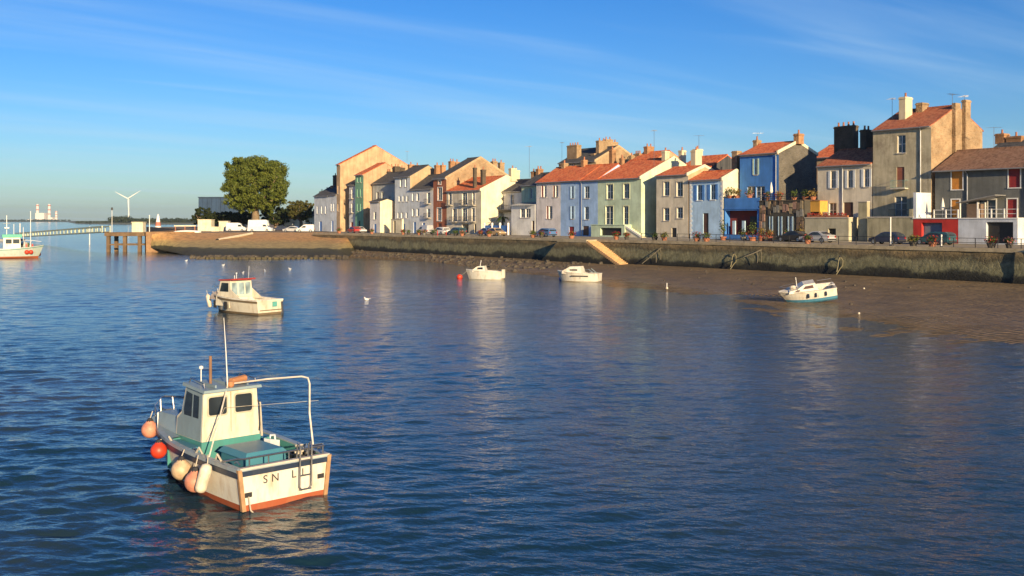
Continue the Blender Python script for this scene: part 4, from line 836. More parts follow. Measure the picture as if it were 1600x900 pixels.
qcar('hatch', NB, 1386, 7.5, 0, 'navy hatchback parked in front of the old beige garden wall')
qcar('sedan', SV, 1277, 8.3, 0, 'silver saloon parked before the beige terrace with red flowers')
qcar('estate', TG, 1461, 9.2, 0, 'dark teal estate car parked before the red garage')
qcar('estate', BP, 852, 8.0, 0, 'blue estate car parked in front of the white rendered house')
qcar('hatch', TN, 776, 7.4, 1, 'tan hatchback parked near the blue fence'); qcar('sedan', BP, 760, 8.2, 0, 'blue saloon parked beside the tan hatchback')
qcar('estate', TG, 714, 8.0, 0, 'dark green estate car parked before the beige house with balconies'); qcar('estate', WP, 689, 8.6, 0, 'white estate car parked before the red brick house')
qcar('van', SV, 664, 8.6, 0, 'pale grey van parked before the pale grey house'); qcar('hatch', WP, 562, 8.0, 1, 'white hatchback parked before the slim green house'); qcar('hatch', RD, 553, 6.8, 0, 'red hatchback parked beside the white hatchback by the green house')
qcar('sedan', BK, 1240, 8.8, 0, 'dark saloon half hidden by plants before the stone faced front')
for kind, col, px, d, rz, lab in (('van', WP, 463.5, 243, 3, 'white panel van parked at the top of the slipway'), ('hatch', SV, 443, 246, -4, 'silver hatchback parked left of the white panel van'), ('camper', WP, 425.5, 250, 180, 'large white motorhome parked under the big tree'), ('bus', WP, 385, 262, 182, 'white van parked left of the motorhome'), ('sedan', NB, 425, 272, 4, 'dark blue saloon parked right of the motorhome'), ('sedan', BK, 437, 288, 0, 'black saloon parked in the shade behind the silver hatchback')):
    car(kind, col, G(px, d, ZS), rad(rz), lab, 'vehicles on the esplanade', *(('parked_van', 'van') if kind in ('van', 'bus') else (('motorhome', 'motorhome') if kind == 'camper' else ('parked_car', 'car'))))

# ================================================================ PLANTERS, LAMPS, SMALL STREET THINGS
POTM = [TERRA, plain('grey_planter', (.20, .19, .17), .8), plain('dark_planter', (.06, .055, .05), .7)]; rp = random.Random(21)
def planter(px, v, label, pot=0, flower=None, sz=.42, hgt=.45, z=ZS, tall=0, leaf=None):
    E = empty('flower_planter', P(U(px, v), v, z), rp.random() * 3, label, 'planter', 'planters along the quay')
    MB().lathe(((sz * .55, 0), (sz * .8, hgt * .9), (sz * .88, hgt * .9), (sz * .88, hgt), (sz * .7, hgt), (.02, hgt * .92)), (0, 0, 0), 10).build('pot', POTM[pot], E)
    m = MB(); m.leaves((0, 0, hgt + sz * .6 + tall * .5), (sz * 1.15, sz * 1.15, sz * .8 + tall * .5), 170, .11, rp, .2); m.build('foliage', leaf or PLG, E)['kind'] = 'stuff'
    if tall: MB().tube([(0, 0, hgt * .8), (.03, 0, hgt + tall * .6)], [.05, .03], 5).build('stem', WOOD, E)
    if flower: m = MB(); m.leaves((0, 0, hgt + sz * .7), (sz * 1.3, sz * 1.3, sz * .85), 70, .09, rp, .8); m.build('flowers', flower, E)['kind'] = 'stuff'
ED = .55
for px, lab, pot, fl in ((1577, 'planter of faded flowers at the quay edge before the wide dark garage doorway, right one', 2, FPINK), (1549, 'planter of brown flowers at the quay edge before the wide dark garage doorway, left one', 2, FRED), (1457, 'terracotta planter of rusty flowers on the quay edge before the red garage', 0, FRED), (1427, 'dark planter on the quay edge left of the red garage', 2, FYEL), (1262, 'planter of red flowers on the quay edge before the silver saloon', 0, FRED), (1104, 'yellowish bushy planter on the quay edge below the light blue house door', 0, FYEL), (1089, 'red brown planter on the quay edge below the light blue house', 0, FRED), (1038, 'orange flowered planter on the quay edge below the beige house', 0, FYEL), (1023, 'dark wide planter on the quay edge below the beige house corner', 2, None), (979, 'dark flower planter on the quay edge before the green garage, right one', 2, FRED), (963, 'reddish flower planter on the quay edge before the green garage, left one', 0, FRED), (893, 'red planter on the quay edge beside the lilac house door', 0, FRED), (846, 'black planter on the quay edge before the blue estate car', 2, FRED), (833, 'orange flower planter left of the blue estate car', 0, FYEL), (764, 'red flower planter on the quay edge before the tan hatchback', 0, FRED), (751, 'dark flower planter on the quay edge left of the tan hatchback', 2, FRED), (722, 'pink flower planter on the quay edge before the dark green estate car', 0, FPINK), (712, 'dark planter on the quay edge before the dark green estate car', 2, None), (678, 'small dark planter on the quay edge before the white estate car', 2, FYEL), (663, 'white flower planter on the quay edge before the pale grey van', 1, FPINK), (655, 'orange planter on the quay edge before the pale grey van', 0, FYEL), (638.5, 'black planter on the quay edge before the tall bluish house', 2, None), (630, 'rust planter on the quay edge before the tall bluish house', 0, FRED), (581, 'red flower planter on the quay edge before the little cream house', 0, FRED), (530, 'rust planter near the top of the slipway', 0, FRED)):
    planter(px, ED, lab, pot, fl, .42 + .16 * rp.random())
for px, v, lab, pot, fl, sz, tall, leaf in ((1130, 9.5, 'tall potted shrub in a terracotta pot at the light blue house corner', 0, None, .6, 1.8, None), (1162, 9.4, 'low potted shrub before the red loggia', 1, FYEL, .6, .4, None), (1176, 9.2, 'lush green potted shrub right of the red loggia', 0, FRED, .7, 1.5, None), (1190, 9.5, 'green and orange potted plant at the stone faced front', 0, FRED, .55, .9, FYEL), (1203, 9.4, 'pot of orange flowers before the stone faced front', 0, FRED, .5, .6, FYEL), (1229, 9.6, 'pot of white flowers before the stone faced front', 1, FPINK, .5, .4, None), (1250, 9.8, 'bushy yellow green shrub at the corner of the stone faced front', 0, None, .6, 1.0, FYEL)):
    planter(px, v, lab, pot, fl, sz, .5, ZS, tall, leaf)
hb = Zv(1158, 12, 305)
for px, v, z, lab, sz, leaf, fl in ((1142, 12.4, Zv(1142, 12, 310), 'leafy plant trailing over the blue terrace parapet, left one', .75, None, FYEL), (1152, 12.4, Zv(1152, 12, 310), 'dry yellow plant on the blue terrace parapet, middle one', .6, FYEL, None), (1171, 12.4, Zv(1171, 12, 310), 'pink flowering pot on the blue terrace parapet, right one', .5, None, FPINK), (1199, 12.6, Zv(1199, 12, 313), 'small leafy pot on the stone faced terrace left of the parasol', .45, None, FPINK), (1217, 12.6, Zv(1217, 12, 313), 'flowering pot on the stone faced terrace right of the parasol', .5, FYEL, FRED), (1240, 12.6, Zv(1240, 12, 313), 'green pot on the stone faced terrace near its right end', .55, None, None), (1258, 13.6, Zv(1258, 13.2, 312), 'green plant on the yellow balcony box, left one', .55, None, None), (1270, 13.6, Zv(1270, 13.2, 312), 'bushy plant on the yellow balcony box, right one', .6, FYEL, None)):
    planter(px, v, lab, 0, fl, sz, .4, z, .3, leaf)
for px, v, hgt, lab in ((1391.5, .9, 3.0, 'white painted post on the quay edge beside the navy hatchback'), (1471, .3, 1.2, 'short white post on the quay edge before the red garage')):
    E = empty('white_post', P(U(px, v), v, ZS), 0, lab, 'post'); MB().tube([(0, 0, 0), (0, 0, hgt)], .07, 8).build('pole', WHITE, E); MB().ball((0, 0, hgt), .1, 8).build('cap', WHITE, E); MB().lathe(((.16, 0), (.16, .08), (.08, .12)), (0, 0, 0), 8).build('foot', DARK, E)
E = empty('barrier', P(U(683, 1), 1, ZS), RZ, 'white and red bar barrier on the quay before the brick house', 'barrier')
for x in (0, 3.0): MB().box(x, x + .1, 0, .1, 0, 1.0).build('post', REDP, E)
MB().box(-3, 3.3, .02, .08, .85, 1.05).build('bar', WHITE, E)

# ================================================================ TREES AND THE ESPLANADE
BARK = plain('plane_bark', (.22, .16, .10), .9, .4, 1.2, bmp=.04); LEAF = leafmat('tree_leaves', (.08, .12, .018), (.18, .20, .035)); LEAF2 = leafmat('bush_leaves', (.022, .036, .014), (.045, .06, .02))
def tree(loc, label, hgt, cw, trunk_h, clumps, per, size, seed, leaf=LEAF, sq=1.0, name='plane_tree'):
    rn = random.Random(seed); E = empty(name, loc, 0, label, 'tree'); t = MB(); tr = hgt * .045
    fork = trunk_h; t.tube([(0, 0, -.3), (.1, 0, fork * .5), (0, .1, fork), (.1, 0, hgt * .7)], [tr * 1.5, tr * 1.15, tr * .95, tr * .3], 9)
    for i in range(9):
        a = i * 2.4; rr_ = cw * (.25 + .2 * rn.random()); z0 = fork * (.75 + .35 * rn.random()); e = Vector((rr_ * math.cos(a), rr_ * math.sin(a), fork + (hgt - fork) * (.3 + .5 * rn.random())))
        t.tube([(0, 0, z0), e * .5 + Vector((0, 0, z0 * .4)), e], [tr * .5, tr * .32, tr * .12], 6)
    t.build('trunk', BARK, E, smooth=True); m = MB(); cz = (hgt + fork * .75) / 2; rzz = (hgt - fork * .75) / 2
    for i in range(clumps):
        d = Vector((rn.gauss(0, 1), rn.gauss(0, 1), rn.gauss(0, 1))).normalized(); q = .35 + .65 * rn.random() ** .4
        ex = 1 / max(abs(d.x) ** 3.2 + abs(d.y) ** 3.2 + abs(d.z) ** 3.2, .01) ** (1 / 3.2)     # rounded-square crown
        lump = 1 + .24 * noise.noise(d * 2.3 + Vector((seed, 0, 0))) + .14 * noise.noise(d * 5 + Vector((0, seed, 0)))
        d = d * ex * sq * lump; rc = cw * (.045 + .065 * rn.random() ** 1.5)
        c = (d.x * (cw / 2 - rc) * q, d.y * (cw / 2 - rc) * q, cz + d.z * (rzz - rc) * q)
        m.leaves(c, (rc, rc, rc * .8), int(per * (.5 + rc / cw * 9)), size, rn, .3)
    m.build('crown', leaf, E); return E
tree(G(399, 300, ZS), 'large dense plane tree towering over the parked vehicles', 22.4, 19.5, 6.0, 480, 120, .27, 2, sq=.98)
tree(G(470, 300, ZS), 'small spreading tree right of the big plane tree', 9.0, 8.5, 3.0, 140, 90, .22, 4, name='small_tree', leaf=leafmat('olive_leaves', (.07, .075, .02), (.13, .12, .035)))
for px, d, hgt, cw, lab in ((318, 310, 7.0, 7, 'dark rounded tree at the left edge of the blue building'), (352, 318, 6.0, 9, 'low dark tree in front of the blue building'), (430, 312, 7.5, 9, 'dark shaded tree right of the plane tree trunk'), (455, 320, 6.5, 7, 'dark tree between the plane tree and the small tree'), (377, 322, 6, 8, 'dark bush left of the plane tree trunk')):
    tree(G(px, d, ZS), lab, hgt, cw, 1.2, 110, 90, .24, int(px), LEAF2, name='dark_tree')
BB = plain('blue_cladding', (.028, .06, .12), .45, .25, .4); E = empty('blue_building', G(310, 372, ZS), 0, 'dark blue box shaped building with reflecting panels behind the trees', 'building', None)
wB = 62 / 1600 * 372
for i in range(9): MB().box(wB * i / 9 + .04, wB * (i + 1) / 9 - .04, 0, .3, 3, 10.9).build('panel', BB, E)
MB().box(0, wB, .31, 12, 0, 11.1).build('wall', plain('dark_wall', (.03, .04, .05), .6), E); MB().box(-.2, wB + .2, -.1, 12.2, 11.1, 11.4).build('roof', BB, E); MB().box(0, wB, .05, .31, 0, 2.95).build('plinth', plain('plinth_red', (.14, .06, .045), .8), E)
E = empty('cream_house', G(477, 300, ZS), 0, 'small cream house with dark roof left of the row', 'house', None); wq = 15 / 1600 * 300
m = MB(); holes_wall(m, wq, 4.2, [(.9, 1.0, 2.0, 2.4)]); m.quad((wq, 0, 0), (wq, 6, 0), (wq, 6, 4.2), (wq, 0, 4.2)); m.quad((0, 6, 0), (0, 0, 0), (0, 0, 4.2), (0, 6, 4.2)); m.build('wall', CREAM, E); window(E, .9, 1.0, 2.0, 2.4)
MB().prism([(-.3, 4.1), (6.3, 4.1), (3, 5.6)], -.2, wq + .2, 'x').build('roof', SLATE, E)
E = empty('yellow_house', G(434, 315, ZS), 0, 'pale yellow low building behind the dark cars', 'house', None); wq = 34 / 1600 * 315
m = MB(); holes_wall(m, wq, 3.4, [(1, .8, 2, 2.2), (4, .8, 5, 2.2)]); m.quad((wq, 0, 0), (wq, 5, 0), (wq, 5, 3.4), (wq, 0, 3.4)); m.quad((0, 5, 0), (0, 0, 0), (0, 0, 3.4), (0, 5, 3.4)); m.build('wall', CRW, E); window(E, 1, .8, 2, 2.2); window(E, 4, .8, 5, 2.2); MB().prism([(-.3, 3.3), (5.3, 3.3), (2.5, 4.5)], -.2, wq + .2, 'x').build('roof', OLD_TILE, E)
# low walls and kiosks at the head of the pier
def hut(px0, px1, d, y, label, mat, dp=3, name='kiosk', cat='kiosk', roofm=None):
    h = CAM_H - (y - 345) / 1600 * d - ZS; w = (px1 - px0) / 1600 * d; E = empty(name, G(px0, d, ZS), 0, label, cat)
    m = MB(); holes_wall(m, w, h, [(w * .35, .02, w * .6, min(h * .8, 2))]); m.quad((w, 0, 0), (w, dp, 0), (w, dp, h), (w, 0, h)); m.quad((0, dp, 0), (0, 0, 0), (0, 0, h), (0, dp, h)); m.build('wall', mat, E)
    door(E, w * .35, .02, w * .6, min(h * .8, 2), mat); MB().box(-.15, w + .15, -.15, dp + .1, h, h + .12).build('roof', roofm or mat, E)
hut(309, 330, 268, 343.5, 'cream flat roofed kiosk left of the parked vans', CRW); hut(342, 356, 266, 346, 'small grey beige service hut beside the kiosk', BEIGE2, 2); hut(330, 342, 262, 355, 'low cream wall joining kiosk and hut', CRW, .4, 'low_wall', 'wall')
hut(206, 223, 236, 347.5, 'cream concrete hut standing on the pier head', CRW, 2, 'pier_hut', 'hut')
E = empty('boat_trailer_rack', G(272, 248, ZS), 0, 'long pale beam rack on the esplanade left of the kiosk', 'rack'); MB().box(0, 5.2, 0, .3, 1.35, 1.6).build('beam', CRW, E)
for x in (.2, 2.5, 4.9): MB().box(x, x + .18, .05, .25, 0, 1.35).build('post', TERRA, E)
E = empty('upturned_dinghy', G(272, 236, ZS + .02), rad(4), 'pale upturned dinghies lying on the edge of the esplanade', 'dinghy'); m = MB(); m.ball((3, 0, .1), (3.2, .7, .45), 14); m.build('hull', WHITE, E); MB().tube([(-.2, 0, .12), (3, 0, .58), (6.2, 0, .12)], .05, 5).build('keel', WOOD, E)
E = empty('drift_pole', G(355, 226, 3.2), 0, 'long pale log lying on the upper slipway', 'log'); a = G(353, 222, 0) ; b = G(382, 236, 0)
tz = lambda s: 0
m = MB(); m.tube([(-.4, -6, -.55), (1.6, 0, .05), (3.9, 6.5, .75)], [.35, .32, .28], 9); m.build('trunk', plain('bleached_log', (.6, .52, .38), .9), E); MB().tube([(-.44, -6.15, -.57), (-.4, -5.95, -.55)], .37, 9).build('cut_end', DARK, E)

# ================================================================ PIER, GANGWAY, PONTOON
CONC = plain('ochre_concrete', (.18, .115, .062), .85, .35, .6, streak=.3, bmp=.02); E = empty('pier', G(166, 231, 0), 0, 'ochre concrete pier on piles at the end of the slipway', 'pier'); wP = 60 / 1600 * 231
MB().box(-.3, wP, -.3, 6, 3.35, 4.2).build('deck', CONC, E)
for x in (0, wP * .43, wP - 1.6): 
    for y in ((0, 4.6) if x != wP * .43 else (0,)): MB().box(x, x + .75, y, y + .75, -1, 3.55).build('pile', CONC, E)
for y in (.05, 4.65): MB().box(.45, wP, y, y + .35, 1.25, 1.6).build('cross_beam', CONC, E)
E = empty('pier_lamp', G(175, 233, 4.2), 0, 'slim pale lamp post on the pier head', 'lamp post'); MB().tube([(0, 0, 0), (0, 0, 5.0)], [.07, .05], 6).build('pole', WHITE, E); MB().lathe(((.1, 5), (.26, 5.1), (.24, 5.5), (.05, 5.7)), (0, 0, 0), 8).build('lantern', DARK, E)
A, B = G(172, 232, 4.3), G(33, 345, 1.35); d = B - A; LG = d.length; E = empty('gangway', A, 0, 'long pale green truss gangway sloping down to the pontoon', 'gangway'); n = 26
E.rotation_euler = d.to_track_quat('X', 'Z').to_euler(); GW = plain('pale_green_steel', (.46, .50, .34), .5, .15)
pm = dm = None
for s in (0, 1.7):
    for z in (0, 1.25): MB().box(0, LG, s - .13, s + .13, z - .13, z + .13).build('chord', GW, E)
    for i in range(n + 1):
        x = LG * i / n
        if pm is None: o = MB().box(-.09, .09, -.09, .09, 0, 1.25).build('post', GW, E); pm = o.data
        else: o = bpy.data.objects.new('post', pm); COL.objects.link(o); o.parent = E
        o.location = (x, s, 0)
        if i < n:
            if dm is None: o = MB().tube([(0, 0, .05), (LG / n, 0, 1.2)], .035, 4).build('brace', GW, E); dm = o.data
            else: o = bpy.data.objects.new('brace', dm); COL.objects.link(o); o.parent = E
            o.location = (x, s, 0)
MB().box(0, LG, .08, 1.62, .02, .08).build('deck', plain('gangway_deck', (.30, .30, .24), .8), E)
E = empty('pontoon', B + Vector((-3, -2, -1.2)), 0, 'low floating pontoon at the gangway foot', 'pontoon'); MB().box(-26, 4, -2, 3, -.2, .55).build('float', plain('pontoon_grey', (.35, .34, .32), .8), E)
for x in (-20, -8, 2): MB().tube([(x, 3.3, -1), (x, 3.3, 5.8)], .16, 7).build('mooring_pile', WHITE, E)
for px, d_, z1, lab in ((140, 300, 5.0, 'white mooring pile behind the middle of the gangway'), (233.5, 330, 8.5, 'white yacht mast behind the pier hut')):
    E = empty('mooring_pile', G(px, d_, 0), 0, lab, 'pile'); MB().tube([(0, 0, -1), (0, 0, z1)], [.16, .12], 7).build('pole', WHITE, E); MB().ball((0, 0, z1), .2, 7).build('cap', WHITE, E)
PR0 = plain('faded_red', (.45, .16, .11), .8); E = empty('beacon', G(247, 420, ZS - 2), 0, 'red and white navigation beacon in front of the far trees', 'beacon'); MB().lathe(((1.2, -2), (1.2, 2.6)), (0, 0, 0), 12).build('base', WHITE, E); MB().lathe(((1.15, 2.6), (.9, 4.2)), (0, 0, 0), 12).build('band', PR0, E); MB().lathe(((.85, 4.2), (.5, 6.6), (.1, 7.5)), (0, 0, 0), 12).build('top', WHITE, E)

# ================================================================ FAR THINGS
E = empty('wind_turbine', G(201, 3000, 5), 0, 'white three bladed wind turbine above the far trees', 'wind turbine'); MB().tube([(0, 0, -4), (0, 0, 66)], [2.2, 1.3], 10).build('tower', WHITE, E); MB().box(-2, 2, -4, 5, 65, 69).build('nacelle', WHITE, E); MB().ball((0, -5, 67), 2.2, 8).build('hub', WHITE, E)
for a in (32, 152, 272):
    c, s = math.cos(rad(a)), math.sin(rad(a)); m = MB(); pr = [(0, 1.5), (7, 2.5), (27, 1.7), (43, .6)]
    vs = []
    for r_, w_ in pr:
        for q, y in ((-w_ * .35, -.35), (w_ * .65, -.35), (w_ * .65, .35), (-w_ * .35, .35)): vs.append((r_ * c - q * s, -5 + y, 67 + r_ * s + q * c))
    m.add(vs, [(i * 4 + j, i * 4 + (j + 1) % 4, (i + 1) * 4 + (j + 1) % 4, (i + 1) * 4 + j) for i in range(3) for j in range(4)] + [(3, 2, 1, 0), (12, 13, 14, 15)]); m.build('blade', WHITE, E)
E = empty('power_station', G(48, 6300, 4), 0, 'distant power station with red and white striped chimneys', 'power station'); k = 6300 / 1600; PW = plain('pale_concrete', (.72, .68, .62), .8); PR = plain('chimney_red', (.55, .20, .16), .8)
MB().box(7 * k, 21 * k, 0, 60, 0, 13 * k).build('boiler_house', PW, E); MB().box(-4 * k, 44 * k, -20, 0, 0, 3 * k).build('low_building', PW, E); MB().box(30 * k, 34 * k, 0, 30, 0, 6 * k).build('silo', PW, E)
for x, h_, r_ in ((7, 27, 2.4), (25.5, 27, 2.4), (36.5, 16, 2.0)):
    o = MB().lathe([(r_ * k, 0), (r_ * k * .8, h_ * k)], (x * k, 30, 0), 12).build('stack', PW, E)
    for f in (.45, .7, .95): MB().lathe([(r_ * k * .98, h_ * k * (f - .06)), (r_ * k * .92, h_ * k * f)], (x * k, 30, 0), 12).build('stripe', PR, o)

# ================================================================ BOATS  (x forward from the transom, y to port, z up from the waterline)
def boat_paint(name, col, dirt=(.35, .22, .10), amount=.35, rough=.4):
    if name in _M: return _M[name]
    m, N, Lk, b = nt(name); t = N.new('ShaderNodeTexCoord').outputs['Object']
    c = ramp(N, Lk, noise_node(N, Lk, t, 1.4, 5, .6), ((.3, mul(col, .86)), (.7, col)))
    f = ramp(N, Lk, noise_node(N, Lk, t, 2.2, 6, .7, (1, 1, .3)), ((.49, (0, 0, 0)), (.74, (1, 1, 1)))); c = mixc(N, Lk, math_(N, Lk, 'MULTIPLY', f, amount), c, dirt)
    Lk.new(c, b.inputs['Base Color']); b.inputs['Roughness'].default_value = rough; bump(N, Lk, noise_node(N, Lk, t, 7, 3), .006, b); _M[name] = m; return m
BW = boat_paint('boat_white', (.72, .69, .60), amount=.75); BW2 = boat_paint('boat_cream', (.70, .65, .52), amount=.7); TEAL = boat_paint('boat_teal', (.07, .27, .25), (.10, .14, .10), .4); TEALB = boat_paint('boat_teal_blue', (.06, .22, .30), (.12, .2, .2), .3)
ANTI = boat_paint('antifoul_red', (.36, .085, .03), (.30, .16, .08), .5, .7); NAVY = boat_paint('boat_navy', (.025, .04, .075), (.1, .1, .1), .3); GREYB = boat_paint('boat_grey_blue', (.24, .32, .36), (.15, .15, .12), .35); ABLUE = boat_paint('antifoul_blue', (.06, .22, .34), (.05, .12, .12), .5, .6); AGREY = boat_paint('antifoul_dark', (.16, .12, .07), (.25, .14, .05), .5, .7)
BGL = glassy('boat_glass', (.02, .025, .03), .06); ORB = plain('fender_orange_red', (.62, .05, .02), .45); PKB = plain('fender_pink', (.62, .26, .17), .5, .25, 6); BGB = plain('fender_beige', (.52, .38, .24), .5, .3, 5); WHB = plain('fender_white', (.66, .58, .46), .5, .25, 6)

def mkhull(E, L, B, zst, zb, boot, mats, strake=None,  tf=.9, rake=.9, sole=.3, cockpit=.55, gun=None, liner=None, deckm=None, n=18, flare=.84, draft=.35, curve=2.3):
    S_ = []; 
    def beam(s): return B / 2 * (tf + (1 - tf) * math.sin(math.pi / 2 * min(1, s / .38))) * (1 - max(0, (s - .38) / .62) ** curve * .985)
    def sheer(s): return zst + (zb - zst) * s ** 1.9
    def pt(s, f, y): return (s * L - (1 - f) * rake * s ** 3.5, y)
    m = MB(); ring = []
    for i in range(n):
        s = i / (n - 1); b = beam(s); z1 = sheer(s); bw = b * (flare - .32 * s * s); r = []
        zz_ = [(-draft, .02), (-.16, bw * .82), (0, bw), (boot, bw + (b - bw) * .3), (z1 * .55, bw + (b - bw) * .66), (z1, b)]
        for z, y in zz_: f = max(0, (z + draft) / (z1 + draft)); r.append((s * L - (1 - f) ** 1.1 * rake * s ** 3.5, y, z))
        ring.append(r)
    k = len(ring[0])
    for sgn in (1, -1):
        vs = [(p[0], p[1] * sgn, p[2]) for r in ring for p in r]; fs0 = []; fs1 = []
        for i in range(n - 1):
            for j in range(k - 1):
                f = (i * k + j, (i + 1) * k + j, (i + 1) * k + j + 1, i * k + j + 1); f = f if sgn < 0 else tuple(reversed(f)); (fs1 if j < 3 else fs0).append(f)
        b0 = len(m.v); m.add(vs, fs0, 0); m.v = m.v[:b0]; m.v += vs
        for f in fs1: m.f.append(tuple(b0 + q for q in f)); m.m.append(1)
    t = ring[0]
    for j in range(k - 1): a, b = t[j], t[j + 1]; m.quad((a[0], -a[1], a[2]), (b[0], -b[1], b[2]), (b[0], b[1], b[2]), (a[0], a[1], a[2]), 1 if j < 3 else 0)
    h = m.build('hull', mats, E)
    # gunwale, liner, sole, foredeck
    g = MB(); ins = .11; ln = MB(); nc = int(cockpit * (n - 1))
    for sgn in (1, -1):
        for i in range(n - 1):
            a, b = ring[i][-1], ring[i + 1][-1]; A_ = [(a[0], sgn * (a[1] + .04), a[2] - .05), (b[0], sgn * (b[1] + .04), b[2] - .05), (b[0], sgn * max(.0, b[1] - ins), b[2] - .05), (a[0], sgn * max(0, a[1] - ins), a[2] - .05)]
            if sgn < 0: A_.reverse()
            A_.reverse(); g.hexa(A_, [(p[0], p[1], p[2] + .09) for p in A_])
            if i < nc:
                p = [(a[0] + .05, sgn * (a[1] - ins), a[2]), (b[0] + .05, sgn * (b[1] - ins), b[2]), (b[0] + .05, sgn * (b[1] - ins - .06), sole), (a[0] + .05, sgn * (a[1] - ins - .06), sole)]; ln.quad(*p)
    for i in range(nc):
        a, b = ring[i][-1], ring[i + 1][-1]; ln.quad((a[0] + .05, -(a[1] - ins - .06), sole), (b[0] + .05, -(b[1] - ins - .06), sole), (b[0] + .05, b[1] - ins - .06, sole), (a[0] + .05, a[1] - ins - .06, sole))
    a = ring[0][-1]; ln.box(.03, .1, -(a[1] - .1), a[1] - .1, sole, a[2] - .03); g.box(-.03, .12, -a[1], a[1], a[2] - .06, a[2] + .041)
    b = ring[nc][-1]; ln.quad((b[0], -b[1] + .02, sole), (b[0], b[1] - .02, sole), (b[0], b[1] - .02, b[2]), (b[0], -b[1] + .02, b[2]))
    if strake:
        sk = MB()
        for sgn in (1, -1):
            for i in range(n - 1):
                a, b = ring[i][-1], ring[i + 1][-1]; A_ = [(a[0], sgn * (a[1] + .03), a[2] - .19), (b[0], sgn * (b[1] + .03), b[2] - .19), (b[0], sgn * max(0, b[1] - .03), b[2] - .19), (a[0], sgn * max(0, a[1] - .03), a[2] - .19)]
                if sgn > 0: A_.reverse()
                sk.hexa(A_, [(p[0], p[1] + sgn * .015, p[2] + .13) for p in A_])
        sk.build('rubbing_strake', strake, E)
    g.build('gunwale', gun or mats[0], E); ln.build('cockpit_liner', liner or mats[0], E)
    fd = MB()
    for i in range(nc, n - 1):
        a, b = ring[i][-1], ring[i + 1][-1]
        for sgn in (1, -1): q = [(a[0], 0, a[2] + .07), (a[0], sgn * a[1], a[2] + .02), (b[0], sgn * b[1], b[2] + .02), (b[0], 0, b[2] + .07)]; fd.quad(*(q if sgn < 0 else q[::-1]))
    fd.build('foredeck', deckm or mats[0], E); return beam, sheer
def cabin(E, prof, w0, w1, mat, name='cabin', zmin=None, zmax=None, wf=1.0, x_end=None):
    zs_ = [p[1] for p in prof]; za, zb = min(zs_), max(zs_); hw = lambda z: w0 + (w1 - w0) * (z - za) / (zb - za)
    n = len(prof); vs = [(x, -hw(z), z) for x, z in prof] + [(x, hw(z), z) for x, z in prof]
    return MB().add(vs, [tuple(range(n)), tuple(range(2 * n - 1, n - 1, -1))] + [((i + 1) % n, i, n + i, n + (i + 1) % n) for i in range(n)]).build(name, mat, E), hw
def side_pane(E, pts, hw, mat, sides=(1, -1), e=.012, name='cabin_window', frame=None):
    for s in sides:
        q = [(x, s * (hw(z) + e), z) for x, z in pts]; n = len(q); MB().add(q + [(x, y - s * .03, z) for x, y, z in q], [tuple(range(n)) if s < 0 else tuple(range(n - 1, -1, -1))] + [(i, (i + 1) % n, n + (i + 1) % n, n + i) for i in range(n)]).build(name, mat, E)
def rrect(y0, y1, z0, z1, r=.06):
    out = []
    for cy, cz, a0 in ((y1 - r, z1 - r, 0), (y0 + r, z1 - r, 90), (y0 + r, z0 + r, 180), (y1 - r, z0 + r, 270)):
        for k in range(4): a = rad(a0 + 30 * k); out.append((cy + r * math.cos(a), cz + r * math.sin(a)))
    return out
def text_mesh(E, s, size, loc, rot, mat, name='lettering'):
    c = bpy.data.curves.new('t', 'FONT'); c.body = s; c.size = size; c.extrude = .004; o = bpy.data.objects.new('t', c); COL.objects.link(o); bpy.context.view_layer.update()
    me = bpy.data.meshes.new_from_object(o); bpy.data.objects.remove(o); me.materials.clear(); me.materials.append(mat); q = bpy.data.objects.new(name, me); COL.objects.link(q); q.parent = E; q.location = loc; q.rotation_euler = rot; return q

# ---- the near fishing boat
HD = math.atan2(.73, -.67); E = NB_ = empty('fishing_boat', (-5.45, 24.62, 0), HD, 'white and teal fishing boat with wheelhouse moored in the foreground', 'boat', 'boats in the harbour')
bm, sh = mkhull(E, 6.9, 2.56, .98, 1.30, .15, [BW, ANTI], NAVY, .95, 1.0, .34, .58, boat_paint('gunwale_grey_blue', (.30, .37, .42), (.2, .15, .1), .5), TEAL, GREYB, 22, .9, .4, 2.4)
WOODT = plain('varnished_corner', (.42, .25, .13), .5, .25, 4)
for s in (1, -1): MB().hexa([(-.05, s * 1.10 - .05, .02), (.05, s * 1.10 - .05, .02), (.05, s * 1.10 + .05, .02), (-.05, s * 1.10 + .05, .02)], [(-.05, s * 1.215 - .05, 1.0), (.05, s * 1.215 - .05, 1.0), (.05, s * 1.215 + .05, 1.0), (-.05, s * 1.215 + .05, 1.0)]).build('corner_post', WOODT, E)
MB().box(-.035, .0, -1.15, 1.15, .83, .955).build('transom_band', NAVY, E)
MB().box(-.05, .08, -1.2, 1.2, .985, 1.035).build('transom_cap', plain('grey_cap', (.55, .50, .43), .5), E)
for s, z in ((1, .38), (-1, .50)): MB().box(-.02, .02, s * .98 - .09, s * .98 + .09, z - .05, z + .06).build('scupper', DARK, E)
LET = plain('letter_black', (.03, .03, .035), .6)
for s_, y in (('S', .60), ('N', .38), ('L', -.16), ('L', -.44)): text_mesh(E, s_, .27, (-.012, y, .59), (rad(90), 0, rad(-90)), LET)
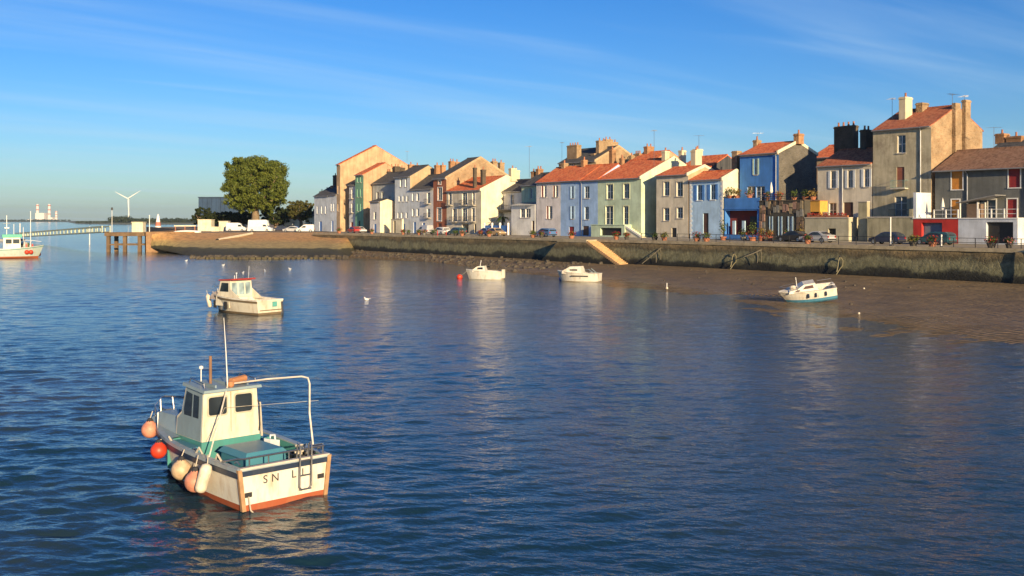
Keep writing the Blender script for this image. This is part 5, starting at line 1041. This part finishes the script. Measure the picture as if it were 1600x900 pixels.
# aft wheelhouse
wp = [(2.72, .36), (2.78, 2.42), (3.78, 2.50), (3.98, 1.78), (4.25, 1.62), (4.25, .36)]
cab, hw = cabin(E, wp, .86, .74, BW2, 'wheelhouse')
lo = [(2.70, .37), (2.722, 1.15), (4.26, 1.15), (4.26, .37)]; cabin(E, lo, .872, .83, TEAL, 'lower_band')
side_pane(E, [(2.98, 1.72), (3.0, 2.28), (3.30, 2.30), (3.30, 1.72)], hw, BGL); side_pane(E, [(3.38, 1.72), (3.38, 2.30), (3.72, 2.34), (3.84, 1.85), (3.80, 1.72)], hw, BGL)
side_pane(E, [(2.8, 1.16), (2.83, 2.39), (3.74, 2.44), (3.96, 1.74), (4.2, 1.56), (4.2, 1.16)], hw, GREYB, e=.006, name='side_shade_panel')  # last panel: grey-blue paints the shade onto the cream wheelhouse sides
for a, b in ((.12, .62), (-.60, -.12)):
    q = rrect(a, b, 1.80, 2.26); n = len(q); MB().add([(2.72 + .029 * (z - .36) - .012, y, z) for y, z in q] + [(2.76 + .029 * (z - .36), y, z) for y, z in q], [tuple(range(n))] + [(i, (i + 1) % n, n + (i + 1) % n, n + i) for i in range(n)]).build('rear_window', BGL, E)
MB().box(2.748, 2.77, -.012, .012, .4, 2.35).build('door_seam', plain('seam', (.35, .33, .25), .8), E)
q = [(3.80, -.62, 2.40), (3.97, -.66, 1.84), (3.97, .66, 1.84), (3.80, .62, 2.40)]; MB().add([(x + .02, y, z) for x, y, z in q], ((0, 1, 2, 3),)).build('windscreen', BGL, E)
ro = MB().hexa([(2.62, -.82, 2.40), (3.86, -.82, 2.48), (3.86, .82, 2.48), (2.62, .82, 2.40)][::-1][::-1], [(2.62, -.80, 2.47), (3.86, -.80, 2.56), (3.86, .80, 2.56), (2.62, .80, 2.47)]).build('wheelhouse_roof', GREYB, E)
for y in (-.45, 0, .45): MB().box(2.7, 3.8, y - .02, y + .02, 2.5, 2.575).build('roof_rib', GREYB, ro)
# forward cuddy
cabin(E, [(4.25, 1.0), (4.25, 1.55), (5.7, 1.52), (6.15, 1.2), (6.15, 1.0)], .88, .62, GREYB, 'cuddy'); MB().box(4.7, 5.25, -.28, .28, 1.5, 1.6).build('hatch', TEALB, E)
MB().box(2.72, 4.2, .86, 1.14, .9, 1.06).build('side_deck', TEALB, E); MB().box(2.72, 4.2, -1.14, -.86, .9, 1.06).build('side_deck', TEALB, E)
# engine box, jerrycan, basket
bx = MB(); bx.hexa([(.62, -.42, .35), (1.95, -.42, .35), (1.95, .72, .35), (.62, .72, .35)], [(.66, -.38, 1.08), (1.92, -.38, 1.08), (1.92, .68, 1.08), (.66, .68, 1.08)]); bx.hexa([(.60, -.45, 1.06), (1.98, -.45, 1.06), (1.98, .75, 1.06), (.60, .75, 1.06)], [(.70, -.34, 1.19), (1.88, -.34, 1.19), (1.88, .64, 1.19), (.70, .64, 1.19)]); bx.build('engine_box', [TEALB], E)
MB().box(1.45, 2.1, -1.02, -.44, .35, .715).build('locker', TEAL, E)
J = empty('jerrycan', NB_.matrix_world @ Vector((0, 0, 0)), 0, 'white plastic jerrycan standing on the deck of the near fishing boat', 'jerrycan'); J.location = Matrix.Rotation(HD, 4, 'Z') @ Vector((1.78, -.64, .72)) + Vector((-5.45, 24.62, 0)); J.rotation_euler = (0, 0, HD + .3)
JW = plain('milky_plastic', (.62, .66, .68), .45); m = MB(); m.hexa([(-.11, -.17, 0), (.11, -.17, 0), (.11, .17, 0), (-.11, .17, 0)], [(-.11, -.17, .42), (.11, -.17, .42), (.11, .17, .5), (-.11, .17, .5)]); m.build('body', JW, J); MB().tube([(0, -.12, .43), (0, -.1, .55), (0, .05, .57), (0, .08, .49)], .025, 6).build('handle', JW, J); MB().lathe(((.04, 0), (.04, .06)), (0, .13, .49), 8).build('cap', TEAL, J)
K = empty('fish_basket', (0, 0, 0), 0, 'black rubber basket with pale rope on the after deck of the near fishing boat', 'basket'); K.location = Matrix.Rotation(HD, 4, 'Z') @ Vector((.55, -.80, .6)) + Vector((-5.45, 24.62, 0)); MB().lathe(((.24, -.26), (.33, .42), (.30, .42), (.22, -.2)), (0, 0, 0), 14).build('tub', DARK, K); m = MB(); rk = random.Random(9)
for i in range(5): m.tube([(rk.uniform(-.2, .2), rk.uniform(-.2, .2), .40 + .05 * i), (rk.uniform(-.2, .2), rk.uniform(-.2, .2), .44 + .04 * i), (rk.uniform(-.2, .2), rk.uniform(-.2, .2), .42)], .03, 5)
m.build('rope', ROPE, K)
# window rims, grab rails, cleats, deck gear
for a, b in ((.12, .62), (-.60, -.12)):
    q = rrect(a - .04, b + .04, 1.76, 2.30, .08); q2 = rrect(a, b, 1.80, 2.26); n = len(q); xx = lambda z: 2.72 + .029 * (z - .36) - .018
    MB().add([(xx(z), y, z) for y, z in q] + [(xx(z), y, z) for y, z in q2] + [(xx(z) + .03, y, z) for y, z in q], [(i, (i + 1) % n, n + (i + 1) % n, n + i) for i in range(n)] + [(i, 2 * n + i, 2 * n + (i + 1) % n, (i + 1) % n) for i in range(n)]).build('window_rim', plain('aged_rim', (.46, .42, .32), .6), E)
for s in (1, -1): MB().tube([(2.75, s * .72, 2.5), (2.8, s * .72, 2.62), (3.6, s * .70, 2.68), (3.7, s * .70, 2.56)], .016, 6).build('roof_grab_rail', STEEL, E)
MB().tube([(2.70, -.78, 1.25), (2.66, -.78, 1.4), (2.68, -.77, 1.95), (2.75, -.77, 2.05)], .018, 6).build('door_grab_rail', DARK, E)
for x, y in ((.25, 1.13), (.25, -1.13), (2.3, 1.2), (4.4, 1.16)): MB().tube([(x - .12, y, 1.09), (x - .05, y, 1.13), (x + .05, y, 1.13), (x + .12, y, 1.09)], .02, 6).build('cleat', STEEL, E)
for cx_, cy_, cz_, rr_, mt in ((.45, .55, .40, .24, ROPE), (2.35, -.85, .40, .2, ROPE), (5.0, -.3, 1.62, .2, plain('blue_rope', (.08, .2, .35), .9))):
    MB().tube([(cx_ + (rr_ - .012 * k) * math.cos(k * .7), cy_ + (rr_ - .012 * k % .1) * math.sin(k * .7), cz_ + .012 * k * .4) for k in range(28)], .022, 5).build('rope_coil', mt, E)
MB().box(2.15, 2.62, .45, 1.0, .35, .62).build('fish_crate', plain('orange_crate', (.45, .16, .05), .6), E)
for y in (.5, -.1): MB().box(2.735, 2.752, y - .3, y + .1, .42, .44).build('panel_seam', NAVY, E)
# rails, ladder, pipes, aerial, rigging
rl_ = MB(); rl_.tube([(.85, 1.2, 1.05), (.2, 1.17, 1.22), (.0, 1.08, 1.24), (0, -1.08, 1.24), (.2, -1.17, 1.24), (.75, -1.2, 1.1)], .022, 7)
for y in (.95, .45, -.1, -.62, -1.05): rl_.tube([(0, y, 1.0), (0, y, 1.24)], .018, 6)
rl_.build('stern_rail', STEEL, E)
ld = MB()
for y in (-.34, -.66): ld.tube([(.05, y, 1.0), (.02, y, 1.34), (-.06, y, 1.40), (-.12, y, 1.3), (-.09, y, .34), (-.08, -.5 + (y + .5) * .6, .27)], .022, 7)
for z in (.28, .62, .98): ld.tube([(-.09, -.34, z), (-.09, -.66, z)], .02, 6)
ld.build('ladder', STEEL, E)
MB().tube([(2.75, -.1, 2.56), (1.9, -.55, 2.72), (1.05, -1.08, 2.83), (.9, -1.17, 2.80), (.85, -1.19, 2.66), (.87, -1.2, 1.9), (.72, -1.22, 1.05)], .023, 8).build('gallows_pipe', plain('white_pipe', (.70, .62, .52), .5, .25, 6), E)
MB().tube([(2.75, .1, 2.5), (2.70, .17, 3.4), (2.66, .25, 4.3)], [.018, .013, .007], 6).build('whip_aerial', WHITE, E)
MB().tube([(3.35, .28, 2.5), (3.35, .28, 3.25)], .04, 7).build('exhaust_post', plain('brown_post', (.22, .12, .07), .7), E)
m = MB(); m.tube([(3.6, .42, 2.5), (3.6, .42, 2.92)], .015, 5); m.lathe(((.02, 2.88), (.055, 2.91), (.055, 2.96), (.02, 2.98)), (3.6, .42, 0), 8); m.build('roof_lamp', WHITE, E)
m = MB(); m.tube([(2.85, -.05, 2.6), (3.05, -.55, 2.62)], .09, 8); m.ball((2.72, .02, 2.55), .09, 8); m.build('rolled_net', plain('rust_net', (.45, .20, .09), .9), E)
MB().tube([(2.75, .1, 2.52), (2.1, .65, 1.85), (1.55, 1.2, 1.04)], [.022, .02, .018], 6).build('stay', plain('white_pipe', (.7, .62, .52)), E)
MB().tube([(1.75, 1.05, 1.4), (2.62, .25, 1.98), (2.55, -.3, 1.97), (1.3, -1.05, 2.14), (.85, -1.45, 2.2)], .006, 4).build('rod', ROPE, E)
pp = MB()
for s in (1, -1): pp.tube([(4.9, s * 1.02, 1.2), (4.95, s * 1.0, 1.62), (5.8, s * .72, 1.68), (6.7, s * .16, 1.72), (6.82, 0, 1.72)], .02, 6); pp.tube([(5.8, s * .70, 1.25), (5.8, s * .72, 1.68)], .018, 5); pp.tube([(6.6, s * .2, 1.3), (6.68, s * .18, 1.7)], .018, 5)
pp.build('bow_pulpit', STEEL, E); MB().hexa([(6.5, -.09, 1.32), (7.05, -.07, 1.34), (7.05, .07, 1.34), (6.5, .09, 1.32)], [(6.5, -.09, 1.4), (7.05, -.07, 1.42), (7.05, .07, 1.42), (6.5, .09, 1.4)]).build('bow_roller', STEEL, E)
for x0, y0, x1, y1 in ((1.9, 1.2, 2.15, 1.25), (3.6, 1.2, 3.9, 1.1), (1.2, 1.2, .9, 1.2)): MB().tube([(x0, y0, 1.06), ((x0 + x1) / 2, y0 + .03, 1.2), (x1, y1, 1.05)], .025, 5).build('rope_loop', ROPE, E)
MB().tube([(-.06, 1.0, .36), (-.12, .98, .05), (-.18, .9, -.05)], .018, 5).build('stern_line', ROPE, E); MB().tube([(2.7, -.8, 2.0), (2.68, -.85, 1.1)], .03, 5).build('boat_hook', ROPE, E)
for x, y, z, r, mt, lab in ((5.6, .95, 1.07, .23, PKB, 'pinkish white ball fender hanging at the bow of the near fishing boat'), (3.95, 1.42, .84, .21, ORB, 'bright red ball fender of the near fishing boat'), (2.43, 1.50, .62, .25, BGB, 'beige ball fender in the middle of the near fishing boat side'), (1.62, 1.52, .49, .26, PKB, 'pink ball fender behind the white sausage fender')):
    F_ = empty('ball_fender', (0, 0, 0), 0, lab, 'fender', 'fenders of the near boat'); F_.location = Matrix.Rotation(HD, 4, 'Z') @ Vector((x, y, z)) + Vector((-5.45, 24.62, 0))
    MB().lathe([(r * .05, -r)] + [(r * math.cos(a), r * math.sin(a)) for a in [rad(q) for q in range(-75, 61, 15)]] + [(r * .42, r * 1.02), (r * .2, r * 1.3)], (0, 0, 0), 16).build('ball', mt, F_, True); MB().lathe(((r * .45, r * .98), (r * .24, r * 1.34), (r * .1, r * 1.4)), (0, 0, 0), 10).build('collar', DARK, F_)
    MB().tube([(0, 0, r * 1.3), (.06, .04, 1.12 - z + (.45 if x > 5 else 0))], .014, 5).build('rope', ROPE, F_)
F_ = empty('sausage_fender', (0, 0, 0), 0, 'long white sausage fender of the near fishing boat', 'fender', 'fenders of the near boat'); F_.location = Matrix.Rotation(HD, 4, 'Z') @ Vector((1.22, 1.50, .65)) + Vector((-5.45, 24.62, 0)); F_.rotation_euler = (rad(-8), rad(14), 0)
MB().lathe(((.03, -.36), (.11, -.33), (.145, -.25), (.15, .2), (.12, .3), (.04, .34)), (0, 0, 0), 14).build('body', WHB, F_, True); MB().tube([(0, 0, .33), (-.05, 0, .55)], .014, 5).build('rope', ROPE, F_)

# ---- second fishing boat with red roof edge
E = empty('fishing_boat', (-17.55, 74.3, 0), math.atan2(.60, -.80), 'white fishing boat with red edged cabin roof moored behind the near boat', 'boat', 'boats in the harbour')
mkhull(E, 6.7, 2.5, 1.05, 1.35, .16, [BW2, AGREY], AGREY, .95, 1.1, .4, .5, BW, BW, BW, 18, .88, .4, 2.4)
wp = [(3.2, .5), (3.2, 1.0), (3.32, 2.42), (4.45, 2.36), (4.7, 1.5), (4.95, 1.1), (4.95, .5)]; c_, hw = cabin(E, wp, 1.02, .96, BW2, 'wheelhouse')
MB().hexa([(2.95, -1.08, 2.42), (4.6, -1.05, 2.34), (4.6, 1.05, 2.34), (2.95, 1.08, 2.42)], [(2.95, -1.06, 2.53), (4.6, -1.02, 2.43), (4.6, 1.02, 2.43), (2.95, 1.06, 2.53)]).build('wheelhouse_roof', plain('red_roof_edge', (.36, .04, .03), .5), E)
PPN = glassy('pale_pane', (.30, .40, .42), .08)
for a, b in ((.36, .86), (-.26, .22), (-.84, -.38)):
    q = rrect(a, b, 1.32, 2.22); n = len(q); MB().add([(3.2 + .0845 * (z - 1.0) - .012, y, z) for y, z in q] + [(3.24 + .0845 * (z - 1.0), y, z) for y, z in q], [tuple(range(n))] + [(i, (i + 1) % n, n + (i + 1) % n, n + i) for i in range(n)]).build('rear_window', PPN, E)
side_pane(E, [(3.5, 1.55), (3.52, 2.2), (4.3, 2.2), (4.5, 1.55)], hw, BGL)
cabin(E, [(4.95, .9), (4.95, 1.6), (5.4, 1.55), (5.95, 1.25), (5.95, .9)], .80, .55, plain('grey_canvas', (.36, .31, .28), .9), 'foredeck_cover')
for s in (1, -1):
    MB().tube([(4.8, s * .92, 1.3), (4.9, s * .90, 1.75), (6.2, s * .28, 1.8), (6.45, 0, 1.8)], .02, 5).build('bow_rail', STEEL, E)
    MB().prism([(2.0, 1.02), (3.25, 1.75), (3.25, 1.02)], s * 1.0 - .03, s * 1.0 + .03).build('wing_panel', BW2, E)
MB().box(-.04, .0, -.62, -.2, .55, .92).build('painted_patch', plain('turquoise', (.10, .36, .32), .6), E); MB().box(-.05, -.002, -1.1, .95, .30, .36).build('transom_stripe', AGREY, E); MB().tube([(-.1, -1.0, .9), (-.18, -1.05, -.1)], .06, 6).build('rudder_post', DARK, E)
MB().box(2.85, 3.15, .6, .98, 1.02, 1.28).build('red_fish_box', REDP, E)
for x in (3.4, 5.0): MB().box(x, x + .3, 1.13 if x < 4 else .88, 1.24 if x < 4 else .96, .3, .85).build('tyre_fender', DARK, E)
m = MB(); m.tube([(3.4, .5, 2.45), (3.4, .5, 2.75)], .02, 5); m.tube([(4.2, -.3, 2.4), (4.2, -.3, 2.85)], .02, 5); m.ball((4.2, -.3, 2.85), .06, 6); m.tube([(3.3, -.7, 2.5), (3.3, -.75, 3.4)], .012, 4); m.build('roof_fittings', WHITE, E)
F_ = empty('sausage_fender', E.location, 0, 'white sausage fender at the bow of the boat with the red edged roof', 'fender'); F_.location = Matrix.Rotation(math.atan2(.60, -.80), 4, 'Z') @ Vector((6.55, .45, .75)) + Vector((-17.55, 74.3, 0)); F_.rotation_euler = (0, rad(-12), 0); MB().lathe(((.03, -.55), (.16, -.45), (.17, .35), (.05, .5)), (0, 0, 0), 10).build('body', WHB, F_, True); MB().tube([(0, 0, .48), (0, 0, .8)], .02, 5).build('rope', ROPE, F_)

# ---- small boats by the mud
E = empty('small_boat', G(785, 119, -.05), rad(166), 'small white open boat with little cabin floating beside the red buoy', 'boat', 'boats in the harbour')
mkhull(E, 4.4, 1.8, .95, 1.15, .08, [BW, BW2], None, .8, .5, .4, .5, BW, BW, BW, 14, .86, .25); c_, hw = cabin(E, [(1.9, .9), (2.1, 1.6), (2.9, 1.55), (3.5, 1.12), (3.5, .9)], .62, .48, BW); side_pane(E, [(2.2, 1.2), (2.25, 1.45), (2.75, 1.42), (2.95, 1.2)], hw, BGL); MB().tube([(2.7, 0, 1.5), (2.55, .05, 2.25)], .035, 5).build('mast', WHITE, E)
MB().box(-.3, .05, -.15, .15, .2, 1.2).build('outboard', BW2, E)
E = empty('small_boat', G(937, 114.5, -.05), rad(158), 'beamy white boat with open cockpit floating at the mud edge beside the blue buoy', 'boat', 'boats in the harbour')
mkhull(E, 5.0, 2.3, .95, 1.2, .1, [BW, BW2], None, .75, .6, .4, .42, BW, plain('grey_liner', (.28, .27, .24), .7), BW, 14, .84, .25, 2.6); c_, hw = cabin(E, [(1.9, .9), (2.1, 1.75), (3.3, 1.7), (4.2, 1.2), (4.2, .9)], .85, .6, BW); side_pane(E, [(2.4, 1.25), (2.4, 1.42), (3.3, 1.4), (3.3, 1.25)], hw, DARK)
MB().box(1.0, 3.0, 1.12, 1.16, .62, .74).build('name_stripe', DARK, E); m = MB(); m.tube([(.3, .6, .9), (1.2, .3, 1.4), (1.8, -.2, 1.3)], .04, 5); m.tube([(.4, -.5, .9), (1.0, 0, 1.5)], .04, 5); m.build('oars', GREYB, E)
bu, bv = 0, 0; g = G(1306, 84.0); dx, dy = g.x - W0[0], g.y - W0[1]; bu, bv = dx * UX + dy * UY, dx * VX + dy * VY
E = empty('cabin_cruiser', G(1306, 84.0, mudz(bu, bv) + .55), rad(172), 'white cabin cruiser with blue bottom stranded on the mud, leaning', 'boat', 'boats in the harbour'); E.rotation_euler = (rad(-13), rad(9), rad(172))
mkhull(E, 4.5, 1.9, .85, .98, .22, [BW, ABLUE], None, .85, .7, .35, .38, BW, BW, BW, 16, .88, .2); c_, hw = cabin(E, [(1.35, .8), (1.6, 1.45), (2.5, 1.42), (3.1, 1.12), (3.7, 1.05), (3.8, .85)], .72, .52, BW); side_pane(E, [(1.75, 1.08), (1.8, 1.32), (2.4, 1.3), (2.65, 1.08)], hw, plain('brown_pane', (.10, .05, .04), .2)); side_pane(E, [(2.85, .98), (2.9, 1.08), (3.25, 1.03), (3.25, .95)], hw, plain('brown_pane', (.1, .05, .04)))
for s in (1, -1): MB().tube([(3.0, s * .7, .95), (3.05, s * .68, 1.3), (4.2, s * .2, 1.35), (4.4, 0, 1.35)], .018, 5).build('bow_rail', STEEL, E); MB().tube([(.1, s * .8, .9), (.1, s * .8, 1.2), (1.2, s * .88, 1.18), (1.25, s * .88, .9)], .018, 5).build('side_rail', STEEL, E)
for x in (.9, 2.3, 1.7): MB().lathe(((.04, -.18), (.09, -.1), (.09, .15), (.03, .2)), (x, .95, .55), 8).build('fender', NAVY, E)
m = MB(); m.tube([(3.0, 0, 1.1), (3.0, 0, 2.0)], .03, 5); m.tube([(3.0, -.25, 1.75), (3.0, .25, 1.75)], .02, 4); m.build('mast', WHITE, E); MB().ball((3.35, .1, 1.2), (.28, .22, .18), 8).build('covered_bundle', WHB, E); MB().tube([(4.5, 0, .9), (4.85, .0, .1), (5.2, 0, -.2)], .02, 5).build('chain', DARK, E)
def buoy(loc, r, mat, label, pole=0):
    E = empty('mooring_buoy', loc, 0, label, 'buoy'); MB().ball((0, 0, r * .45), (r, r, r * .95), 12).build('float', mat, E, True); MB().tube([(0, 0, r * 1.3), (0, 0, r * 1.7 + pole)], .04, 5).build('staff', DARK if not pole else WHITE, E)
buoy(G(718, 121, 0), .36, ORB, 'red mooring buoy left of the small open boat'); buoy(G(878, 117, 0), .36, plain('buoy_blue', (.06, .15, .45), .5), 'blue mooring buoy left of the beamy white boat'); buoy(G(1042, 101, .1), .13, WHB, 'white stake buoy at the edge of the mud', .35)
for px, d, lab in ((1350, 96, 'small white float lying on the mud right of the cabin cruiser'), (1342, 74, 'small white float on the wet mud near the waterline')):
    g = G(px, d); dx, dy = g.x - W0[0], g.y - W0[1]; buoy(G(px, d, mudz(dx * UX + dy * UY, dx * VX + dy * VY)), .09, WHB, lab)
# mooring lines of the small boats
for a, b, lab in ((G(729, 120, .9), G(718, 121, .35), 'slack mooring line from the small boat to the red buoy'), (G(883, 116.5, .95), G(878, 117, .35), 'slack mooring line from the beamy boat to the blue buoy')):
    tag(MB().tube([a, (a + b) / 2 + Vector((0, 0, -.12)), b], .03, 5).build('mooring_line', ROPE), lab, 'rope')

# ---- trawlers at the left edge
E = empty('trawler', G(2, 195, 0), rad(28), 'white trawler with green wheelhouse roof cut by the left edge', 'boat', 'boats in the harbour')
E.location = G(-18, 188, 0); mkhull(E, 9.2, 3.4, 1.5, 2.2, .22, [boat_paint('trawler_grey_green', (.42, .50, .46), amount=.6), ANTI], TEAL, .9, 1.1, .6, .5, BW, BW, TEAL, 16, .9, .5); c_, hw = cabin(E, [(2.4, .8), (2.4, 3.7), (5.2, 3.7), (5.4, .8)], 1.2, 1.1, BW, 'wheelhouse'); side_pane(E, [(2.8, 2.6), (2.8, 3.4), (3.8, 3.4), (3.8, 2.6)], hw, BGL); side_pane(E, [(4.0, 2.6), (4.0, 3.4), (5.1, 3.4), (5.1, 2.6)], hw, BGL); MB().box(2.2, 5.5, -1.25, 1.25, 3.7, 4.3).build('wheelhouse_roof', plain('sea_green', (.05, .36, .28), .5), E)
m = MB(); m.tube([(3.0, 0, 4.3), (3.0, 0, 7.8)], .07, 6); m.tube([(4.2, .3, 4.3), (4.2, .3, 6.2)], .05, 6); m.tube([(2.5, -.8, 6.3), (3.6, .8, 6.3)], .05, 5); m.tube([(7.0, 0, 2.2), (7.0, 0, 8.6)], .06, 6); m.build('masts', WHITE, E); MB().box(2.6, 3.4, -.8, .8, 5.4, 5.6).build('radar', WHITE, E)
for i in range(5): MB().box(5.8 + .35 * i, 6.05 + .35 * i, -.7 + .2 * i, -.2 + .2 * i, 1.7, 2.2 + .25 * (i % 3)).build('deck_crate', (TEAL, ORB, PLG, WHB, REDP)[i], E)
for y in (-1.1, 1.1): MB().tube([(6.0, y, 1.9), (6.0, y * .9, 3.2), (7.6, y * .6, 3.1), (8.8, 0, 2.9)], .04, 5).build('deck_rail', WHITE, E)
for x in (6.3, 7.0): MB().ball((x, -1.45 if x < 6.5 else -1.2, 1.0), .42, 10).build('fender', ORB, E, True)
E = empty('small_trawler', G(27, 196, 0), rad(-4), 'small green fishing boat with orange floats beside the trawler', 'boat', 'boats in the harbour')
mkhull(E, 4.6, 2.0, 1.2, 1.5, .2, [plain('hull_green', (.04, .30, .20), .5), ANTI], None, .85, .6, .5, .6, BW, BW, BW, 12, .9, .4); c_, hw = cabin(E, [(.6, .5), (.6, 2.7), (1.7, 2.7), (1.8, .5)], .6, .55, BW); side_pane(E, [(.8, 1.8), (.8, 2.4), (1.5, 2.4), (1.5, 1.8)], hw, BGL); m = MB(); m.tube([(1.2, 0, 2.7), (1.2, 0, 5.6)], .05, 5); m.tube([(3.4, 0, 1.4), (2.6, 0, 3.2)], .04, 5); m.build('masts', WHITE, E)
m = MB(); m.ball((3.6, -.85, .5), .5, 10); m.ball((4.5, -.6, .45), .48, 10); m.ball((2.6, -1.0, .5), .4, 10); m.build('floats', ORB, E, True); m = MB(); m.leaves((2.5, 0, 1.7), (.8, .5, .3), 60, .2, random.Random(1), .2); m.build('nets', PLG, E)
# ---- gulls on the water
GW_ = plain('gull_white', (.78, .78, .76), .7); k = 0
for px, y, lab in ((291, 408, 'gull floating farthest left near the slipway'), (349, 415, 'gull floating left of the cabin top, near the slip'), (380, 427, 'gull just behind the red edged roof'), (414, 424, 'gull floating behind the second boat, right of its roof'), (453, 421, 'gull floating right of the second boat'), (573, 469, 'lone gull floating in the middle of the harbour')):
    E = empty('gull', G(px, Dz(y), 0), rad(40 * k), lab, 'gull', 'gulls on the water'); k += 1; m = MB(); E.scale = (.8, .8, .8); m.ball((0, 0, .1), (.26, .12, .13), 8); m.ball((.22, 0, .27), (.08, .065, .07), 7); m.tube([(.16, 0, .12), (.21, 0, .26)], .055, 6); m.build('body', GW_, E, True); MB().hexa([(-.42, -.06, .12), (.08, -.13, .15), (.08, .13, .15), (-.42, .06, .12)], [(-.40, -.05, .17), (.05, -.1, .23), (.05, .1, .23), (-.40, .05, .17)]).build('wings', plain('gull_grey', (.4, .41, .42), .7), E); MB().tube([(.29, 0, .27), (.36, 0, .255)], [.02, .006], 5).build('beak', ORANGE, E)

# ================================================================ AIR
def haze_box(dens):
    m = bpy.data.materials.new('haze'); m.use_nodes = True; N = m.node_tree.nodes; Lk = m.node_tree.links
    for n in list(N): N.remove(n)
    o = N.new('ShaderNodeOutputMaterial'); v = N.new('ShaderNodeVolumePrincipled'); v.inputs['Color'].default_value = (.62, .82, 1.0, 1); v.inputs['Density'].default_value = dens; v.inputs['Anisotropy'].default_value = .1
    Lk.new(v.outputs[0], o.inputs['Volume']); struct(MB().box(-9500, 9500, -120, 14500, -2.5, 175).build('haze', m), 'pale evening air over the harbour', 'stuff')
haze_box(.00005)
